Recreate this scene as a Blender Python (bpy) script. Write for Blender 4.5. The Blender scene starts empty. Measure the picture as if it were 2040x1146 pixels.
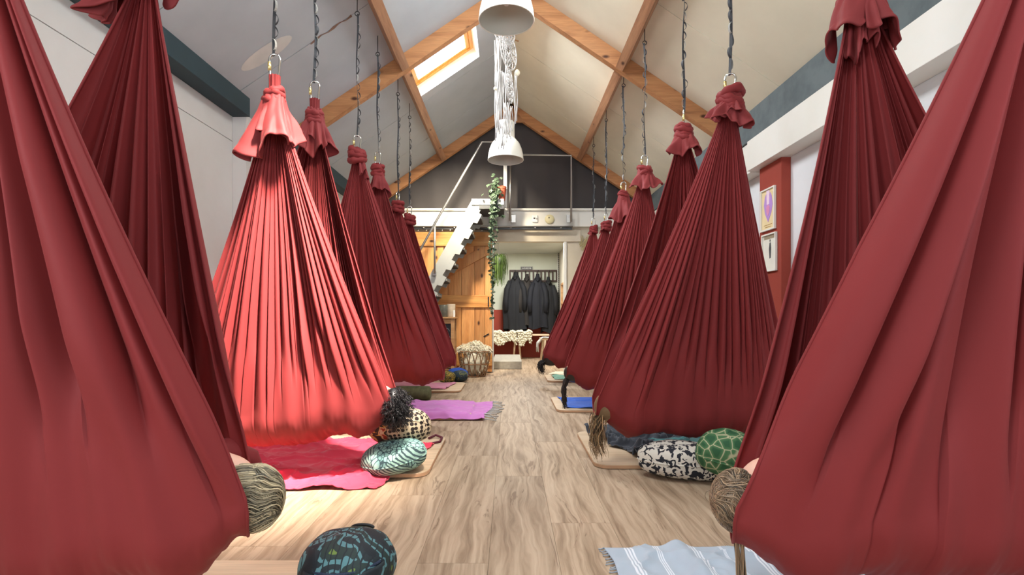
import bpy, math, random
import numpy as np
from mathutils import Vector, Matrix

# ------------------------------------------------------------------ camera
SC = bpy.context.scene
COL = SC.collection
R = math.radians
cam_d = bpy.data.cameras.new('camera'); cam = bpy.data.objects.new('camera', cam_d); COL.objects.link(cam)
cam.location = (0, 0, .95); cam.rotation_euler = (R(90), 0, 0)
cam_d.sensor_width = 36; cam_d.lens = 18.0; cam_d.clip_start = .05
cam_d.shift_x = 5/2040; cam_d.shift_y = 55/2040
SC.camera = cam

# ------------------------------------------------------------------ world, lights, exposure
W = bpy.data.worlds.new('world'); SC.world = W; W.use_nodes = True
wb = W.node_tree.nodes['Background']; wb.inputs[0].default_value = (.80, .90, 1, 1); wb.inputs[1].default_value = 1.6
SC.view_settings.view_transform = 'Standard'; SC.view_settings.look = 'None'
SC.view_settings.exposure = 0.50; SC.view_settings.gamma = 1.0; SC.view_settings.use_curve_mapping = False
try: SC.cycles.use_denoising = True
except Exception: pass
SC.cycles.max_bounces = 8; SC.cycles.diffuse_bounces = 5; SC.cycles.transparent_max_bounces = 8
SC.cycles.sample_clamp_indirect = 6

def area(name, loc, target, sx, sy, power, color, spread=180):
    l = bpy.data.lights.new(name, 'AREA'); l.shape = 'RECTANGLE'; l.size = sx; l.size_y = sy
    l.energy = power; l.color = color; l.spread = R(spread)
    o = bpy.data.objects.new(name, l); COL.objects.link(o); o.location = loc
    d = Vector(target) - Vector(loc); o.rotation_euler = d.to_track_quat('-Z', 'Y').to_euler()
    return o
RH, RS, RX = 4.40, .68, .03            # ridge height, roof slope, ridge x
def roofz(x): return RH - RS*abs(x-RX)
SA = math.atan(RS)
# daylight through the skylight in view (left slope) and the garden window behind; further slope and side lights are added
area('skylight_daylight', (-.76-.42, 5.80, roofz(-.76)+.62), (.7, 5.4, 2.3), 1.1, 1.1, 290, (.98, .98, .98))
area('near_added_beam', (.35, 1.45, roofz(.35)-.02), (-1.34, 3.0, .55), .5, .6, 66, (1, .88, .76), 27)  # added narrow beam brightening the second left hammock; no roof opening here
area('right_slope_fill', (.80, 3.75, roofz(.80)-.02), (-2.3, 4.6, 1.8), .9, .9, 62, (.90, .96, 1))  # added fill for the left wall, no skylight in this slope
area('rear_window_daylight', (.1, -2.05, 1.75), (.1, 4, 2.6), 3.2, 1.4, 7, (.84, .92, 1))
area('left_slope_fill', (-.8, 2.75, roofz(-.8)-.02), (2.1, 4.0, 2.0), .9, .9, 85, (.90, .96, 1))  # added fill toward the right wall, no opening in the slope here
area('right_side_fill', (2.38, -.2, 1.65), (-2.4, 3.6, 2.0), 1.6, 1.3, 34, (.80, .90, 1))  # added light on the closed right wall, raises the general brightness
area('left_side_fill', (-2.38, -.2, 1.65), (2.2, 3.4, 1.4), 1.6, 1.3, 60, (.92, .96, 1))  # unseen light added at the left wall, aimed at the right hammocks
area('front_slope_fill', (.55, .35, roofz(.55)-.02), (.2, .7, 0), .7, .7, 32, (.92, .96, 1), 110)  # added downlight for the near floor, without a roof opening
area('lobby_light', (.2, 10.0, 2.30), (.2, 10.0, 0), .6, .6, 55, (1, .98, .92))  # area light below the cloakroom ceiling; no fixture is built
area('far_ceiling_spot', (-.5, 7.0, 3.3), (-.75, 8.4, 2.0), .12, .12, 32, (1, .88, .68), 100)

# ------------------------------------------------------------------ material helpers
def lin(c):
    return tuple(((v/255)/12.92 if v/255 <= .04045 else ((v/255+.055)/1.055)**2.4) for v in c)
MATS = {}
class NT:
    def __init__(s, name):
        s.m = bpy.data.materials.new(name); s.m.use_nodes = True; s.t = s.m.node_tree
        s.b = s.t.nodes['Principled BSDF']
    def n(s, typ, **kw):
        x = s.t.nodes.new('ShaderNode'+typ)
        for k, v in kw.items():
            if k.startswith('i_'):
                key = k[2:]; key = int(key) if key.isdigit() else key.replace('_', ' ')
                x.inputs[key].default_value = v
            else: setattr(x, k, v)
        return x
    def l(s, a, b): s.t.links.new(a, b)
    def coord(s, kind='Object'):
        if kind == 'World': return s.n('NewGeometry').outputs['Position']
        return s.n('TexCoord').outputs[kind]
    def map(s, src, scale=(1,1,1), rot=(0,0,0), loc=(0,0,0)):
        m = s.n('Mapping'); m.inputs['Scale'].default_value = scale; m.inputs['Rotation'].default_value = rot; m.inputs['Location'].default_value = loc
        s.l(src, m.inputs[0]); return m.outputs[0]
    def noise(s, v, scale, detail=3, rough=.5, dist=0):
        x = s.n('TexNoise'); x.inputs['Scale'].default_value = scale; x.inputs['Detail'].default_value = detail
        x.inputs['Roughness'].default_value = rough; x.inputs['Distortion'].default_value = dist
        s.l(v, x.inputs['Vector']); return x.outputs['Fac']
    def ramp(s, f, stops, interp='LINEAR'):
        x = s.n('ValToRGB'); cr = x.color_ramp; cr.interpolation = interp
        while len(cr.elements) < len(stops): cr.elements.new(.5)
        for e, (p, c) in zip(cr.elements, stops):
            e.position = p; e.color = (*c, 1) if len(c) == 3 else c
        s.l(f, x.inputs[0]); return x.outputs[0]
    def mix(s, f, a, b, mode='MIX'):
        x = s.n('Mix', data_type='RGBA', blend_type=mode)
        for inp, v in ((x.inputs[0], f), (x.inputs[6], a), (x.inputs[7], b)):
            if hasattr(v, 'links') or hasattr(v, 'is_output'): s.l(v, inp)
            elif isinstance(v, (int, float)): inp.default_value = v
            else: inp.default_value = (*v, 1) if len(v) == 3 else v
        return x.outputs[2]
    def col(s, c):
        if isinstance(c, tuple): s.b.inputs['Base Color'].default_value = (*c, 1)
        else: s.l(c, s.b.inputs['Base Color'])
    def bump(s, f, strength=.3, dist=.01):
        x = s.n('Bump'); x.inputs['Strength'].default_value = strength; x.inputs['Distance'].default_value = dist
        s.l(f, x.inputs['Height']); s.l(x.outputs[0], s.b.inputs['Normal'])
    def set(s, **kw):
        for k, v in kw.items(): s.b.inputs[k.replace('_', ' ')].default_value = v
        return s

def plain(name, c, rough=.6, metal=0, var=.06, scale=8, bump=0, **kw):
    if name in MATS: return MATS[name]
    t = NT(name); c = lin(c); v = t.coord()
    f = t.noise(v, scale, 4)
    t.col(t.ramp(f, [(.3, tuple(x*(1-var) for x in c)), (.7, tuple(min(1, x*(1+var)) for x in c))]))
    t.set(Roughness=rough, Metallic=metal, **kw)
    if bump: t.bump(t.noise(v, scale*8, 3), bump, .004)
    MATS[name] = t.m; return t.m

def fabric(name, c, var=.10, weave=220, rough=.75, sheen=.25, big=1.5):
    t = NT(name); c = lin(c); v = t.coord()
    f = t.noise(v, big, 4)
    t.col(t.ramp(f, [(.3, tuple(x*(1-var) for x in c)), (.7, tuple(min(1, x*(1+var)) for x in c))]))
    t.set(Roughness=rough, Sheen_Weight=sheen, Sheen_Roughness=.4)
    t.bump(t.noise(v, weave, 2), .15, .002)
    return t.m

def woodmat(name, light, mid, dark, axis='Y', scale=1.0, knots=False, rough=.55, world=False, rnd=True):
    t = NT(name); v = t.coord('World' if world else 'Object')
    sc = {'X': (.7, 9, 9), 'Y': (9, .7, 9), 'Z': (9, 9, .7)}[axis]
    if rnd:
        oi = t.n('ObjectInfo'); add = t.n('VectorMath', operation='MULTIPLY_ADD')
        comb = t.n('CombineXYZ')
        for i in range(3): t.l(oi.outputs['Random'], comb.inputs[i])
        add.inputs[1].default_value = (37, 53, 71); t.l(comb.outputs[0], add.inputs[0]); t.l(v, add.inputs[2]); v = add.outputs[0]
    m = t.map(v, tuple(a*scale for a in sc))
    f = t.noise(m, 1.6, 6, .6, .6)
    c = t.ramp(f, [(.25, lin(dark)), (.42, lin(mid)), (.6, lin(light)), (.8, lin(mid))])
    fine = t.noise(t.map(v, tuple(a*scale*5 for a in sc)), 2.5, 3, .6)
    c = t.mix(.35, c, t.ramp(fine, [(.3, (.45,.45,.45)), (.65, (1,1,1))]), 'MULTIPLY')
    if knots:
        vo = t.n('TexVoronoi'); vo.inputs['Scale'].default_value = 1
        t.l(t.map(v, {'X': (3.0, 6, 6), 'Y': (6, 3.0, 6), 'Z': (6, 6, 3.0)}[axis]), vo.inputs['Vector'])
        k = t.ramp(vo.outputs['Distance'], [(.06, (1,1,1)), (.15, (.0,.0,.0))])
        c = t.mix(k, c, lin((70, 34, 14)))
    if rnd:
        hv = t.n('HueSaturation'); mr = t.n('MapRange'); mr.inputs[3].default_value = .86; mr.inputs[4].default_value = 1.12
        t.l(oi.outputs['Random'], mr.inputs[0]); t.l(mr.outputs[0], hv.inputs['Value']); t.l(c, hv.inputs['Color']); c = hv.outputs[0]
    t.col(c); t.set(Roughness=rough); t.bump(f, .12, .004)
    MATS[name] = t.m; return t.m

# hammock cloth
def cloth_red(name, c, vary=.08):
    t = NT(name); c = lin(c); v = t.coord()
    f = t.noise(v, 1.3, 3)
    t.col(t.ramp(f, [(.3, tuple(x*(1-vary) for x in c)), (.7, tuple(x*(1+vary) for x in c))]))
    t.set(Roughness=.62, Sheen_Weight=.08, Sheen_Roughness=.35, Sheen_Tint=(1, .55, .5, 1), Specular_IOR_Level=.16)
    t.bump(t.noise(v, 420, 2), .10, .001)
    tr = t.n('BsdfTranslucent'); tr.inputs[0].default_value = (c[0]*1.2, c[1]*.9, c[2]*.8, 1)
    mx = t.n('MixShader'); mx.inputs[0].default_value = .10
    out = t.t.nodes['Material Output']; t.l(t.b.outputs[0], mx.inputs[1]); t.l(tr.outputs[0], mx.inputs[2]); t.l(mx.outputs[0], out.inputs[0])
    return t.m
M_RED = cloth_red('burgundy_cloth', (131, 49, 50))
M_TAIL = cloth_red('burgundy_cloth_tail', (134, 54, 55))

def floor_mat():
    t = NT('oak_laminate'); v = t.coord('World'); oi = t.n('ObjectInfo')
    comb = t.n('CombineXYZ')
    for i in range(3): t.l(oi.outputs['Random'], comb.inputs[i])
    add = t.n('VectorMath', operation='MULTIPLY_ADD'); add.inputs[1].default_value = (31, 47, 13)
    t.l(comb.outputs[0], add.inputs[0]); t.l(v, add.inputs[2]); v = add.outputs[0]
    warp = t.noise(t.map(v, (3.2, .8, 1)), 1.6, 3, .5)
    ww = t.n('CombineXYZ'); t.l(warp, ww.inputs[0])
    a2 = t.n('VectorMath', operation='MULTIPLY_ADD'); a2.inputs[1].default_value = (.17, 0, 0); t.l(ww.outputs[0], a2.inputs[0]); t.l(v, a2.inputs[2])
    g = t.noise(t.map(a2.outputs[0], (22, 1.1, 1)), 1.3, 6, .62, .3)
    c = t.ramp(g, [(.25, lin((116, 94, 74))), (.40, lin((154, 131, 107))), (.55, lin((179, 156, 131))), (.75, lin((195, 174, 150)))])
    crack = t.noise(t.map(a2.outputs[0], (13, .9, 1)), 1.7, 5, .7, 1.0)
    k = t.ramp(crack, [(.355, (1,1,1)), (.40, (0,0,0))])
    c = t.mix(t.mix(.6, (0,0,0), k), c, lin((104, 80, 60)))
    ring = t.n('TexWave', wave_type='BANDS', bands_direction='X'); ring.inputs['Scale'].default_value = 11; ring.inputs['Distortion'].default_value = 7; ring.inputs['Detail'].default_value = 2; ring.inputs['Detail Scale'].default_value = .6
    t.l(t.map(a2.outputs[0], (1, .16, 1)), ring.inputs['Vector'])
    c = t.mix(.10, c, t.ramp(ring.outputs['Fac'], [(.0, (.55,.5,.45)), (.35, (1,1,1))]), 'MULTIPLY')
    hv = t.n('HueSaturation'); mr = t.n('MapRange'); mr.inputs[3].default_value = .90; mr.inputs[4].default_value = 1.08
    t.l(oi.outputs['Random'], mr.inputs[0]); t.l(mr.outputs[0], hv.inputs['Value']); t.l(c, hv.inputs['Color'])
    t.col(hv.outputs[0]); t.set(Roughness=.5, Specular_IOR_Level=.22); t.bump(g, .06, .003)
    return t.m
M_FLOOR = floor_mat()
def stained(name, c, c2, scale=1.2, rough=.8):
    t = NT(name); v = t.coord('World')
    f = t.noise(v, scale, 5, .6); c1 = t.ramp(f, [(.35, lin(c2)), (.6, lin(c))])
    t.col(c1); t.set(Roughness=rough); t.bump(t.noise(v, 60, 3), .05, .003); return t.m
M_CEIL_L = stained('ceiling_paint_shaded_left', (186, 193, 198), (176, 183, 188))  # shaded slope of one ceiling; shade put into the colour, cooled against red bounce
M_CEIL_R = stained('ceiling_paint_lit_right', (228, 222, 200), (218, 212, 190))  # lit slope of the same ceiling; warm skylight brightness put into the colour
M_SEAM = plain('seam_filler', (226, 220, 205), .8)
M_WALL = stained('wall_paint', (226, 226, 224), (218, 217, 214))
M_WALLR = stained('wall_paint_cool', (222, 224, 226), (212, 213, 214))
M_WHITE = stained('white_gloss_paint', (228, 227, 220), (220, 218, 208), .9, .45)
M_CREAM = stained('cream_paint', (214, 205, 186), (200, 188, 165))
M_TEAL = stained('teal_grey_beam_paint', (52, 72, 80), (46, 64, 70))
M_GREYBEAM = stained('slate_grey_beam_paint', (98, 108, 110), (84, 94, 97), 6)
M_BEAM = woodmat('pine_beam', (196, 140, 92), (176, 120, 76), (128, 82, 52), 'X', .8, True)
M_BEAMY = woodmat('pine_purlin', (188, 140, 104), (164, 116, 84), (112, 76, 54), 'Y', .8, True)
M_DOORV = woodmat('pine_door_board', (226, 166, 104), (212, 146, 84), (170, 106, 54), 'Z', .8, True)
M_DOORH = woodmat('pine_door_ledge', (226, 166, 96), (208, 144, 76), (160, 96, 44), 'X', .8, True)
M_BIRCH = woodmat('birch_ply', (224, 199, 168), (216, 188, 154), (200, 168, 134), 'X', .5, False, .5)
M_BIRCH_E = plain('birch_ply_edge', (190, 150, 116), .6)
M_CURT = fabric('charcoal_curtain', (72, 68, 68), .12, 200, .9, .1)
M_RUST = stained('rust_red_paint', (150, 58, 42), (143, 54, 40), 2)
M_STEEL = plain('brushed_steel', (178, 176, 172), .35, .9)
M_DARKSTEEL = plain('dark_steel', (70, 70, 70), .45, .8)
M_CHROME = plain('polished_chrome', (215, 215, 212), .15, 1)
M_GOLD = plain('pale_brass', (225, 205, 140), .3, .9)
M_BLACK = plain('matt_black', (24, 24, 26), .6)
M_WEB = plain('black_webbing', (58, 60, 64), .7, 0, .2, 60, .3)
M_WEBL = plain('grey_webbing_stitch', (150, 148, 142), .7)
M_ENAMEL = plain('cream_white_enamel', (226, 224, 212), .25, 0, .01)
M_ENAMEL_IN = plain('lamp_inner_enamel', (205, 204, 192), .5, 0, .01)
M_STRING = plain('white_cotton_string', (188, 185, 181), .9, 0, .05, 40)
M_LEAF = plain('ivy_leaf', (62, 80, 60), .5, 0, .4, 30)
M_GRASSY = plain('spider_plant_leaf', (98, 126, 60), .5, 0, .35, 12)
M_TERRA = plain('terracotta', (186, 92, 66), .7, 0, .08)
M_WOOL = plain('sheep_wool', (232, 224, 200), .95, 0, .08, 30, .6)
M_WICKER = plain('wicker_brown', (140, 104, 72), .7, 0, .3, 30)
M_SKIN = plain('skin', (222, 172, 150), .5, 0, .05, 6, 0, Subsurface_Weight=.15)
M_PLASTIC = plain('white_plastic', (232, 232, 228), .4)
M_YPLASTIC = plain('yellowed_plastic', (224, 214, 170), .4)
M_TABLE = woodmat('oak_table', (196, 152, 104), (180, 132, 86), (140, 98, 60), 'X', 1)
def glass():
    t = NT('window_glass'); out = t.t.nodes['Material Output']
    tr = t.n('BsdfTransparent'); tr.inputs[0].default_value = (.96, .98, 1, 1); gl = t.n('BsdfGlossy'); gl.inputs['Roughness'].default_value = .03
    mx = t.n('MixShader'); mx.inputs[0].default_value = .07; t.l(tr.outputs[0], mx.inputs[1]); t.l(gl.outputs[0], mx.inputs[2]); t.l(mx.outputs[0], out.inputs[0])
    return t.m
M_GLASS = glass()

# ------------------------------------------------------------------ mesh helpers
class MB:
    def __init__(s): s.v = []; s.f = []
    def add(s, vs, fs):
        o = len(s.v); s.v.extend([tuple(map(float, v)) for v in vs]); s.f.extend([tuple(i+o for i in f) for f in fs]); return s
    def box(s, c, d, rot=None):
        x, y, z = (a/2 for a in d)
        vs = [Vector((i*x, j*y, k*z)) for k in (-1,1) for j in (-1,1) for i in (-1,1)]
        if rot is not None: vs = [rot @ v for v in vs]
        vs = [v+Vector(c) for v in vs]
        return s.add(vs, [(0,2,3,1),(4,5,7,6),(0,1,5,4),(2,6,7,3),(0,4,6,2),(1,3,7,5)])
    def box2(s, a, b): return s.box([(p+q)/2 for p, q in zip(a, b)], [abs(q-p) for p, q in zip(a, b)])
    def tube(s, pts, r, n=8, closed=False, cap=True):
        pts = [Vector(p) for p in pts]; N = len(pts); rs = r if hasattr(r, '__len__') else [r]*N
        vs = []; up = None
        for i, p in enumerate(pts):
            if closed: t = pts[(i+1) % N]-pts[i-1]
            else: t = pts[min(i+1, N-1)]-pts[max(i-1, 0)]
            if t.length < 1e-9: t = Vector((0,0,1))
            t.normalize()
            if up is None:
                up = Vector((0,0,1)) if abs(t.z) < .9 else Vector((1,0,0))
            a = t.cross(up)
            if a.length < 1e-6: a = t.cross(Vector((.3,1,.2)))
            a.normalize(); b = a.cross(t).normalized(); up = b
            for k in range(n):
                q = 2*math.pi*k/n; vs.append(p + a*(math.cos(q)*rs[i]) + b*(math.sin(q)*rs[i]))
        fs = []
        M = N if closed else N-1
        for i in range(M):
            for k in range(n):
                j = (i+1) % N; fs.append((i*n+k, i*n+(k+1) % n, j*n+(k+1) % n, j*n+k))
        if cap and not closed: fs += [tuple(range(n))[::-1], tuple((N-1)*n+k for k in range(n))]
        return s.add(vs, fs)
    def ribbon(s, pts, w, th, wdir):
        pts = [Vector(p) for p in pts]; N = len(pts); vs = []
        for i, p in enumerate(pts):
            t = (pts[min(i+1, N-1)]-pts[max(i-1, 0)]).normalized(); wd = Vector(wdir[i] if isinstance(wdir, list) else wdir); nn = t.cross(wd).normalized()
            for a, b in ((-1,-1),(1,-1),(1,1),(-1,1)): vs.append(p+wd*(a*w/2)+nn*(b*th/2))
        fs = [(i*4+k, i*4+(k+1) % 4, i*4+4+(k+1) % 4, i*4+4+k) for i in range(N-1) for k in range(4)]
        fs += [(3,2,1,0), tuple((N-1)*4+k for k in range(4))]
        return s.add(vs, fs)
    def lathe(s, prof, n=32, c=(0,0,0), cap=False):
        vs = []; c = Vector(c)
        for r, z in prof:
            for k in range(n):
                a = 2*math.pi*k/n; vs.append(c+Vector((r*math.cos(a), r*math.sin(a), z)))
        fs = [(i*n+k, i*n+(k+1) % n, (i+1)*n+(k+1) % n, (i+1)*n+k) for i in range(len(prof)-1) for k in range(n)]
        if cap: fs += [tuple(range(n))[::-1], tuple((len(prof)-1)*n+k for k in range(n))]
        return s.add(vs, fs)
    def grid(s, P, wrap=False):
        nu, nv = P.shape[:2]
        vs = P.reshape(-1, 3)
        fs = [(i*nv+j, i*nv+j+1, (i+1)*nv+j+1, (i+1)*nv+j) for i in range(nu-1) for j in range(nv-1)]
        if wrap: fs += [((nu-1)*nv+j, (nu-1)*nv+j+1, j+1, j) for j in range(nv-1)]
        return s.add(vs, fs)
    def prism(s, poly, axis, a, b):
        def P(p, h):
            if axis == 'Y': return (p[0], h, p[1])
            if axis == 'X': return (h, p[0], p[1])
            return (p[0], p[1], h)
        n = len(poly)
        vs = [P(p, a) for p in poly]+[P(p, b) for p in poly]
        return s.add(vs, [tuple(range(n))[::-1], tuple(range(n, 2*n))]+[(i, (i+1) % n, n+(i+1) % n, n+i) for i in range(n)])
    def ell(s, c, r, nu=24, nv=16, fn=None):
        vs = []
        for j in range(nv+1):
            th = math.pi*j/nv
            for i in range(nu):
                ph = 2*math.pi*i/nu
                d = Vector((math.sin(th)*math.cos(ph), math.sin(th)*math.sin(ph), math.cos(th)))
                k = fn(d) if fn else 1
                vs.append(Vector(c)+Vector((d.x*r[0], d.y*r[1], d.z*r[2]))*k)
        fs = [(j*nu+i, (j+1)*nu+i, (j+1)*nu+(i+1) % nu, j*nu+(i+1) % nu) for j in range(nv) for i in range(nu)]
        return s.add(vs, fs)
    def mesh(s, name, smooth=False):
        me = bpy.data.meshes.new(name)
        V = np.array(s.v, dtype=np.float32)
        me.from_pydata(V.tolist(), [], s.f); me.validate(verbose=False)
        if smooth: me.polygons.foreach_set('use_smooth', [True]*len(me.polygons))
        me.update(); return me
    def build(s, name, mat, parent=None, smooth=False, bevel=0, origin=True, sharp=None, solid=0, subd=0):
        me = s.mesh(name, smooth); o = bpy.data.objects.new(name, me); COL.objects.link(o)
        if mat is not None: me.materials.append(mat)
        if origin and parent is None:
            co = np.array(s.v); c = Vector(((co[:,0].min()+co[:,0].max())/2, (co[:,1].min()+co[:,1].max())/2, co[:,2].min()))
            me.transform(Matrix.Translation(-c)); o.location = c
        if parent is not None:
            o.parent = parent
            if s_world: me.transform(Matrix.Translation(-parent_world(parent)))
        if solid: md = o.modifiers.new('solid', 'SOLIDIFY'); md.thickness = solid; md.offset = 0
        if bevel: md = o.modifiers.new('bevel', 'BEVEL'); md.width = bevel; md.segments = 2; md.limit_method = 'ANGLE'
        if subd: md = o.modifiers.new('sub', 'SUBSURF'); md.levels = subd; md.render_levels = subd
        if smooth and sharp:
            try: me.set_sharp_from_angle(angle=R(sharp))
            except Exception: pass
        return o
s_world = True
def parent_world(p):
    v = Vector((0,0,0))
    while p is not None: v += p.location; p = p.parent
    return v
def tag(o, label=None, cat=None, group=None, kind=None):
    if label: o['label'] = label
    if cat: o['category'] = cat
    if group: o['group'] = group
    if kind: o['kind'] = kind
    return o
def thing(name, loc, label, cat, group=None, kind=None):
    o = bpy.data.objects.new(name, None); COL.objects.link(o); o.location = loc; o.empty_display_size = .1
    return tag(o, label, cat, group, kind)
def struct(mb, name, mat, label=None, **kw):
    o = mb.build(name, mat, **kw); o['kind'] = 'structure'
    if label: o['label'] = label
    return o
def smooth(a, b, x):
    t = np.clip((x-a)/(b-a), 0, 1); return t*t*(3-2*t)
def fbm2(x, y, seed, oct=4, f0=1.0):
    rs = np.random.RandomState(seed); out = 0*x; amp = 1; f = f0
    for o in range(oct):
        for _ in range(3):
            a = rs.rand()*math.pi*2; out = out+amp*np.sin((x*math.cos(a)+y*math.sin(a))*f*6.28+rs.rand()*6.28)/3
        f *= 1.9; amp *= .55
    return out

# ================================================================== SETTING
YB, YF = -2.0, 8.5      # rear wall, far wall
XW = 2.42
# floor with planks
fl = struct(MB().box2((-XW-.1, YB-.1, -.06), (XW+.1, 11.7, -.012)), 'floor', plain('underfloor', (96, 74, 56), .9))
PW, PL, G = .2715, 1.5, .0016
rnd = random.Random(4)
cache = {}
offs = {0: .34, 1: .02+1.94, 2: 3.02, 3: 2.34}
x0 = -.352 - PW*8
for c in range(19):
    xa = x0+c*PW; xb = xa+PW
    if xa > XW: break
    xa_, xb_ = max(xa, -XW), min(xb, XW)
    if xb_-xa_ < .03: continue
    off = {8: 1.96, 9: 3.02, 10: 2.34}.get(c, rnd.random()*PL)
    y = off - PL*math.ceil((off-YB)/PL)
    while y < 11.6:
        ya_, yb_ = max(y, YB), min(y+PL, 11.6)
        if ya_ >= YF-.2 and (xa < -1.9 or xa > 1.2): y += PL; continue
        if yb_-ya_ > .05:
            key = (round(xb_-xa_, 3), round(yb_-ya_, 3))
            if key not in cache:
                w, l = key
                cache[key] = MB().box((0,0,-.006), (w-G, l-G, .012)).mesh('plank')
                cache[key].materials.append(M_FLOOR)
            o = bpy.data.objects.new('plank', cache[key]); COL.objects.link(o); o.parent = fl
            o.location = Vector(((xa_+xb_)/2, (ya_+yb_)/2, 0))-fl.location
        y += PL

# roof slopes -------------------------------------------------------
def slope_piece(mb, side, y0, y1, xa, xb, th, off=0.0):
    """board lying along the slope between |x-RX|=xa..xb, underside 'off' above the roof line"""
    c = math.cos(SA); s_ = math.sin(SA)
    p = []
    for (xx, hh) in ((xa, off), (xb, off), (xb, off+th), (xa, off+th)):
        px = RX+side*(xx+hh*s_); pz = RH-RS*xx+hh*c
        p.append((px, pz))
    mb.prism(p, 'Y', y0, y1); return mb
XE = 2.54
SKY = (5.34, 6.29, .40, 1.13)
ceil = thing('ceiling', (0, 3, 4.2), 'pitched ceiling of painted boards rising to a central ridge', None, kind='structure')
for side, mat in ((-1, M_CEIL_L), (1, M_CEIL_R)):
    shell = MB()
    if side == -1:
        e_ = .022
        for a in ((YB, SKY[0]-e_, 0, XE), (SKY[1]+e_, YF, 0, XE), (SKY[0]-e_, SKY[1]+e_, 0, SKY[2]-e_), (SKY[0]-e_, SKY[1]+e_, SKY[3]+e_, XE)):
            slope_piece(shell, side, a[0], a[1], a[2], a[3], .18, .014)
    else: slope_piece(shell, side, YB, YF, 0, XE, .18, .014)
    shell.build('roof_deck', M_SEAM, ceil)
    ys = [YB, -1.09, -.01, 1.07, 2.15, 3.23, 4.31, 5.33, 6.47, 7.55, YF]
    for a, b in zip(ys[:-1], ys[1:]):
        m = MB(); g = .004
        if side == -1 and a == 5.33:
            slope_piece(m, side, a+g/2, SKY[0]+.0, 0, XE, .016); slope_piece(m, side, SKY[1], b-g, 0, XE, .016)
            slope_piece(m, side, SKY[0], SKY[1], 0, SKY[2], .016); slope_piece(m, side, SKY[0], SKY[1], SKY[3], XE, .016)
        else: slope_piece(m, side, a+g, b-g, 0, XE, .016)
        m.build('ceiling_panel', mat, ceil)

# filler patch and a damaged joint on the left slope
def slope_pt(d, y, h=-.0015): return (RX-(d+h*math.sin(SA)), y, RH-RS*d+h*math.cos(SA))
m = MB(); vs = [slope_pt(1.98, 4.11)]+[slope_pt(1.98+.20*math.cos(a), 4.11+.085*math.sin(a)) for a in np.linspace(0, 2*math.pi, 25)[:-1]]
m.add(vs, [(0, i+1, (i+1) % 24+1) for i in range(24)]); m.build('filler_patch', plain('pale_filler', (214, 212, 206), .8), ceil)
m = MB(); vs = [slope_pt(1.36+.05*i, 4.31+.012*math.sin(i*2.1)+q*(.006+.012*(i % 3 == 0)), -.002) for i in range(8) for q in (-1, 1)]
m.add(vs, [(2*i, 2*i+1, 2*i+3, 2*i+2) for i in range(7)]); m.build('torn_joint', plain('torn_brown_paper', (134, 106, 90), .9), ceil)
# walls ---------------------------------------------------------------
wl = struct(MB().box2((-XW-.12, YB, 0), (-XW, YF, 2.465)), 'wall_left', M_WALL, 'long white plastered side wall on the left')
MB().box2((-XW-.12, YB, 2.471), (-XW, YF, 2.80)).build('upper_panel', M_WALL, wl)
wr = struct(MB().box2((XW, YB, 0), (XW+.12, YF, 2.80)), 'wall_right', M_WALLR, 'long white side wall on the right')
# pale pilaster on the left wall under the beam
MB().box2((-XW+.002, 4.47, 0), (-2.30, 5.22, 2.70)).build('pilaster', M_WALL, wl)
# wall plates
struct(MB().box2((-2.417, YB, 2.68), (-2.265, 4.47, 2.86)), 'trim_1', M_TEAL, 'dark teal wall-plate beam at the left eave', bevel=.003)
struct(MB().box2((-2.417, 5.42, 2.68), (-2.265, YF-.13, 2.86)), 'trim_2', M_TEAL, 'dark teal wall-plate beam beyond the left truss', bevel=.003)
struct(MB().box2((2.26, YB, 2.592), (2.417, YF-.13, 2.87)), 'trim_3', M_GREYBEAM, 'slate grey wall-plate beam at the right eave', bevel=.003)
struct(MB().box2((2.25, YB, 2.31), (2.418, 4.85, 2.59)), 'trim_4', M_WHITE, 'white boxed beam below the grey beam on the right', bevel=.003)
struct(MB().box2((2.28, 4.851, 2.30), (2.418, YF-.13, 2.588)), 'trim_5', M_WHITE, 'white boxed beam farther along the right wall', bevel=.003)
# rust column
struct(MB().box2((2.336, 4.40, 0), (2.418, 4.78, 2.309)), 'wall_pilaster', M_RUST, 'rust red painted pilaster on the right wall', bevel=.002)

# far wall: opening x -.30..0.91, z 0..2.16
fwY0, fwY1 = YF, YF+.12
m = MB()
m.box2((-XW-.12, fwY0, 0), (-.27, fwY1, 2.40)); m.box2((.91, fwY0, 0), (XW+.12, fwY1, 2.40)); m.box2((-.27, fwY0, 2.17), (.91, fwY1, 2.40))
wf = struct(m, 'wall_far', M_CREAM, 'cream end wall with a doorway to the cloakroom')
MB().box2((-.36, YF-.035, 2.165), (1.18, YF-.001, 2.36)).build('lintel_board', M_CREAM, wf, bevel=.004)
MB().box2((.905, YF-.03, 0), (.945, fwY1, 2.165)).build('door_jamb', M_WHITE, wf, bevel=.003)
MB().box2((-.31, YF-.03, 0), (-.265, fwY1, 2.165)).build('door_jamb', M_WHITE, wf, bevel=.003)
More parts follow.
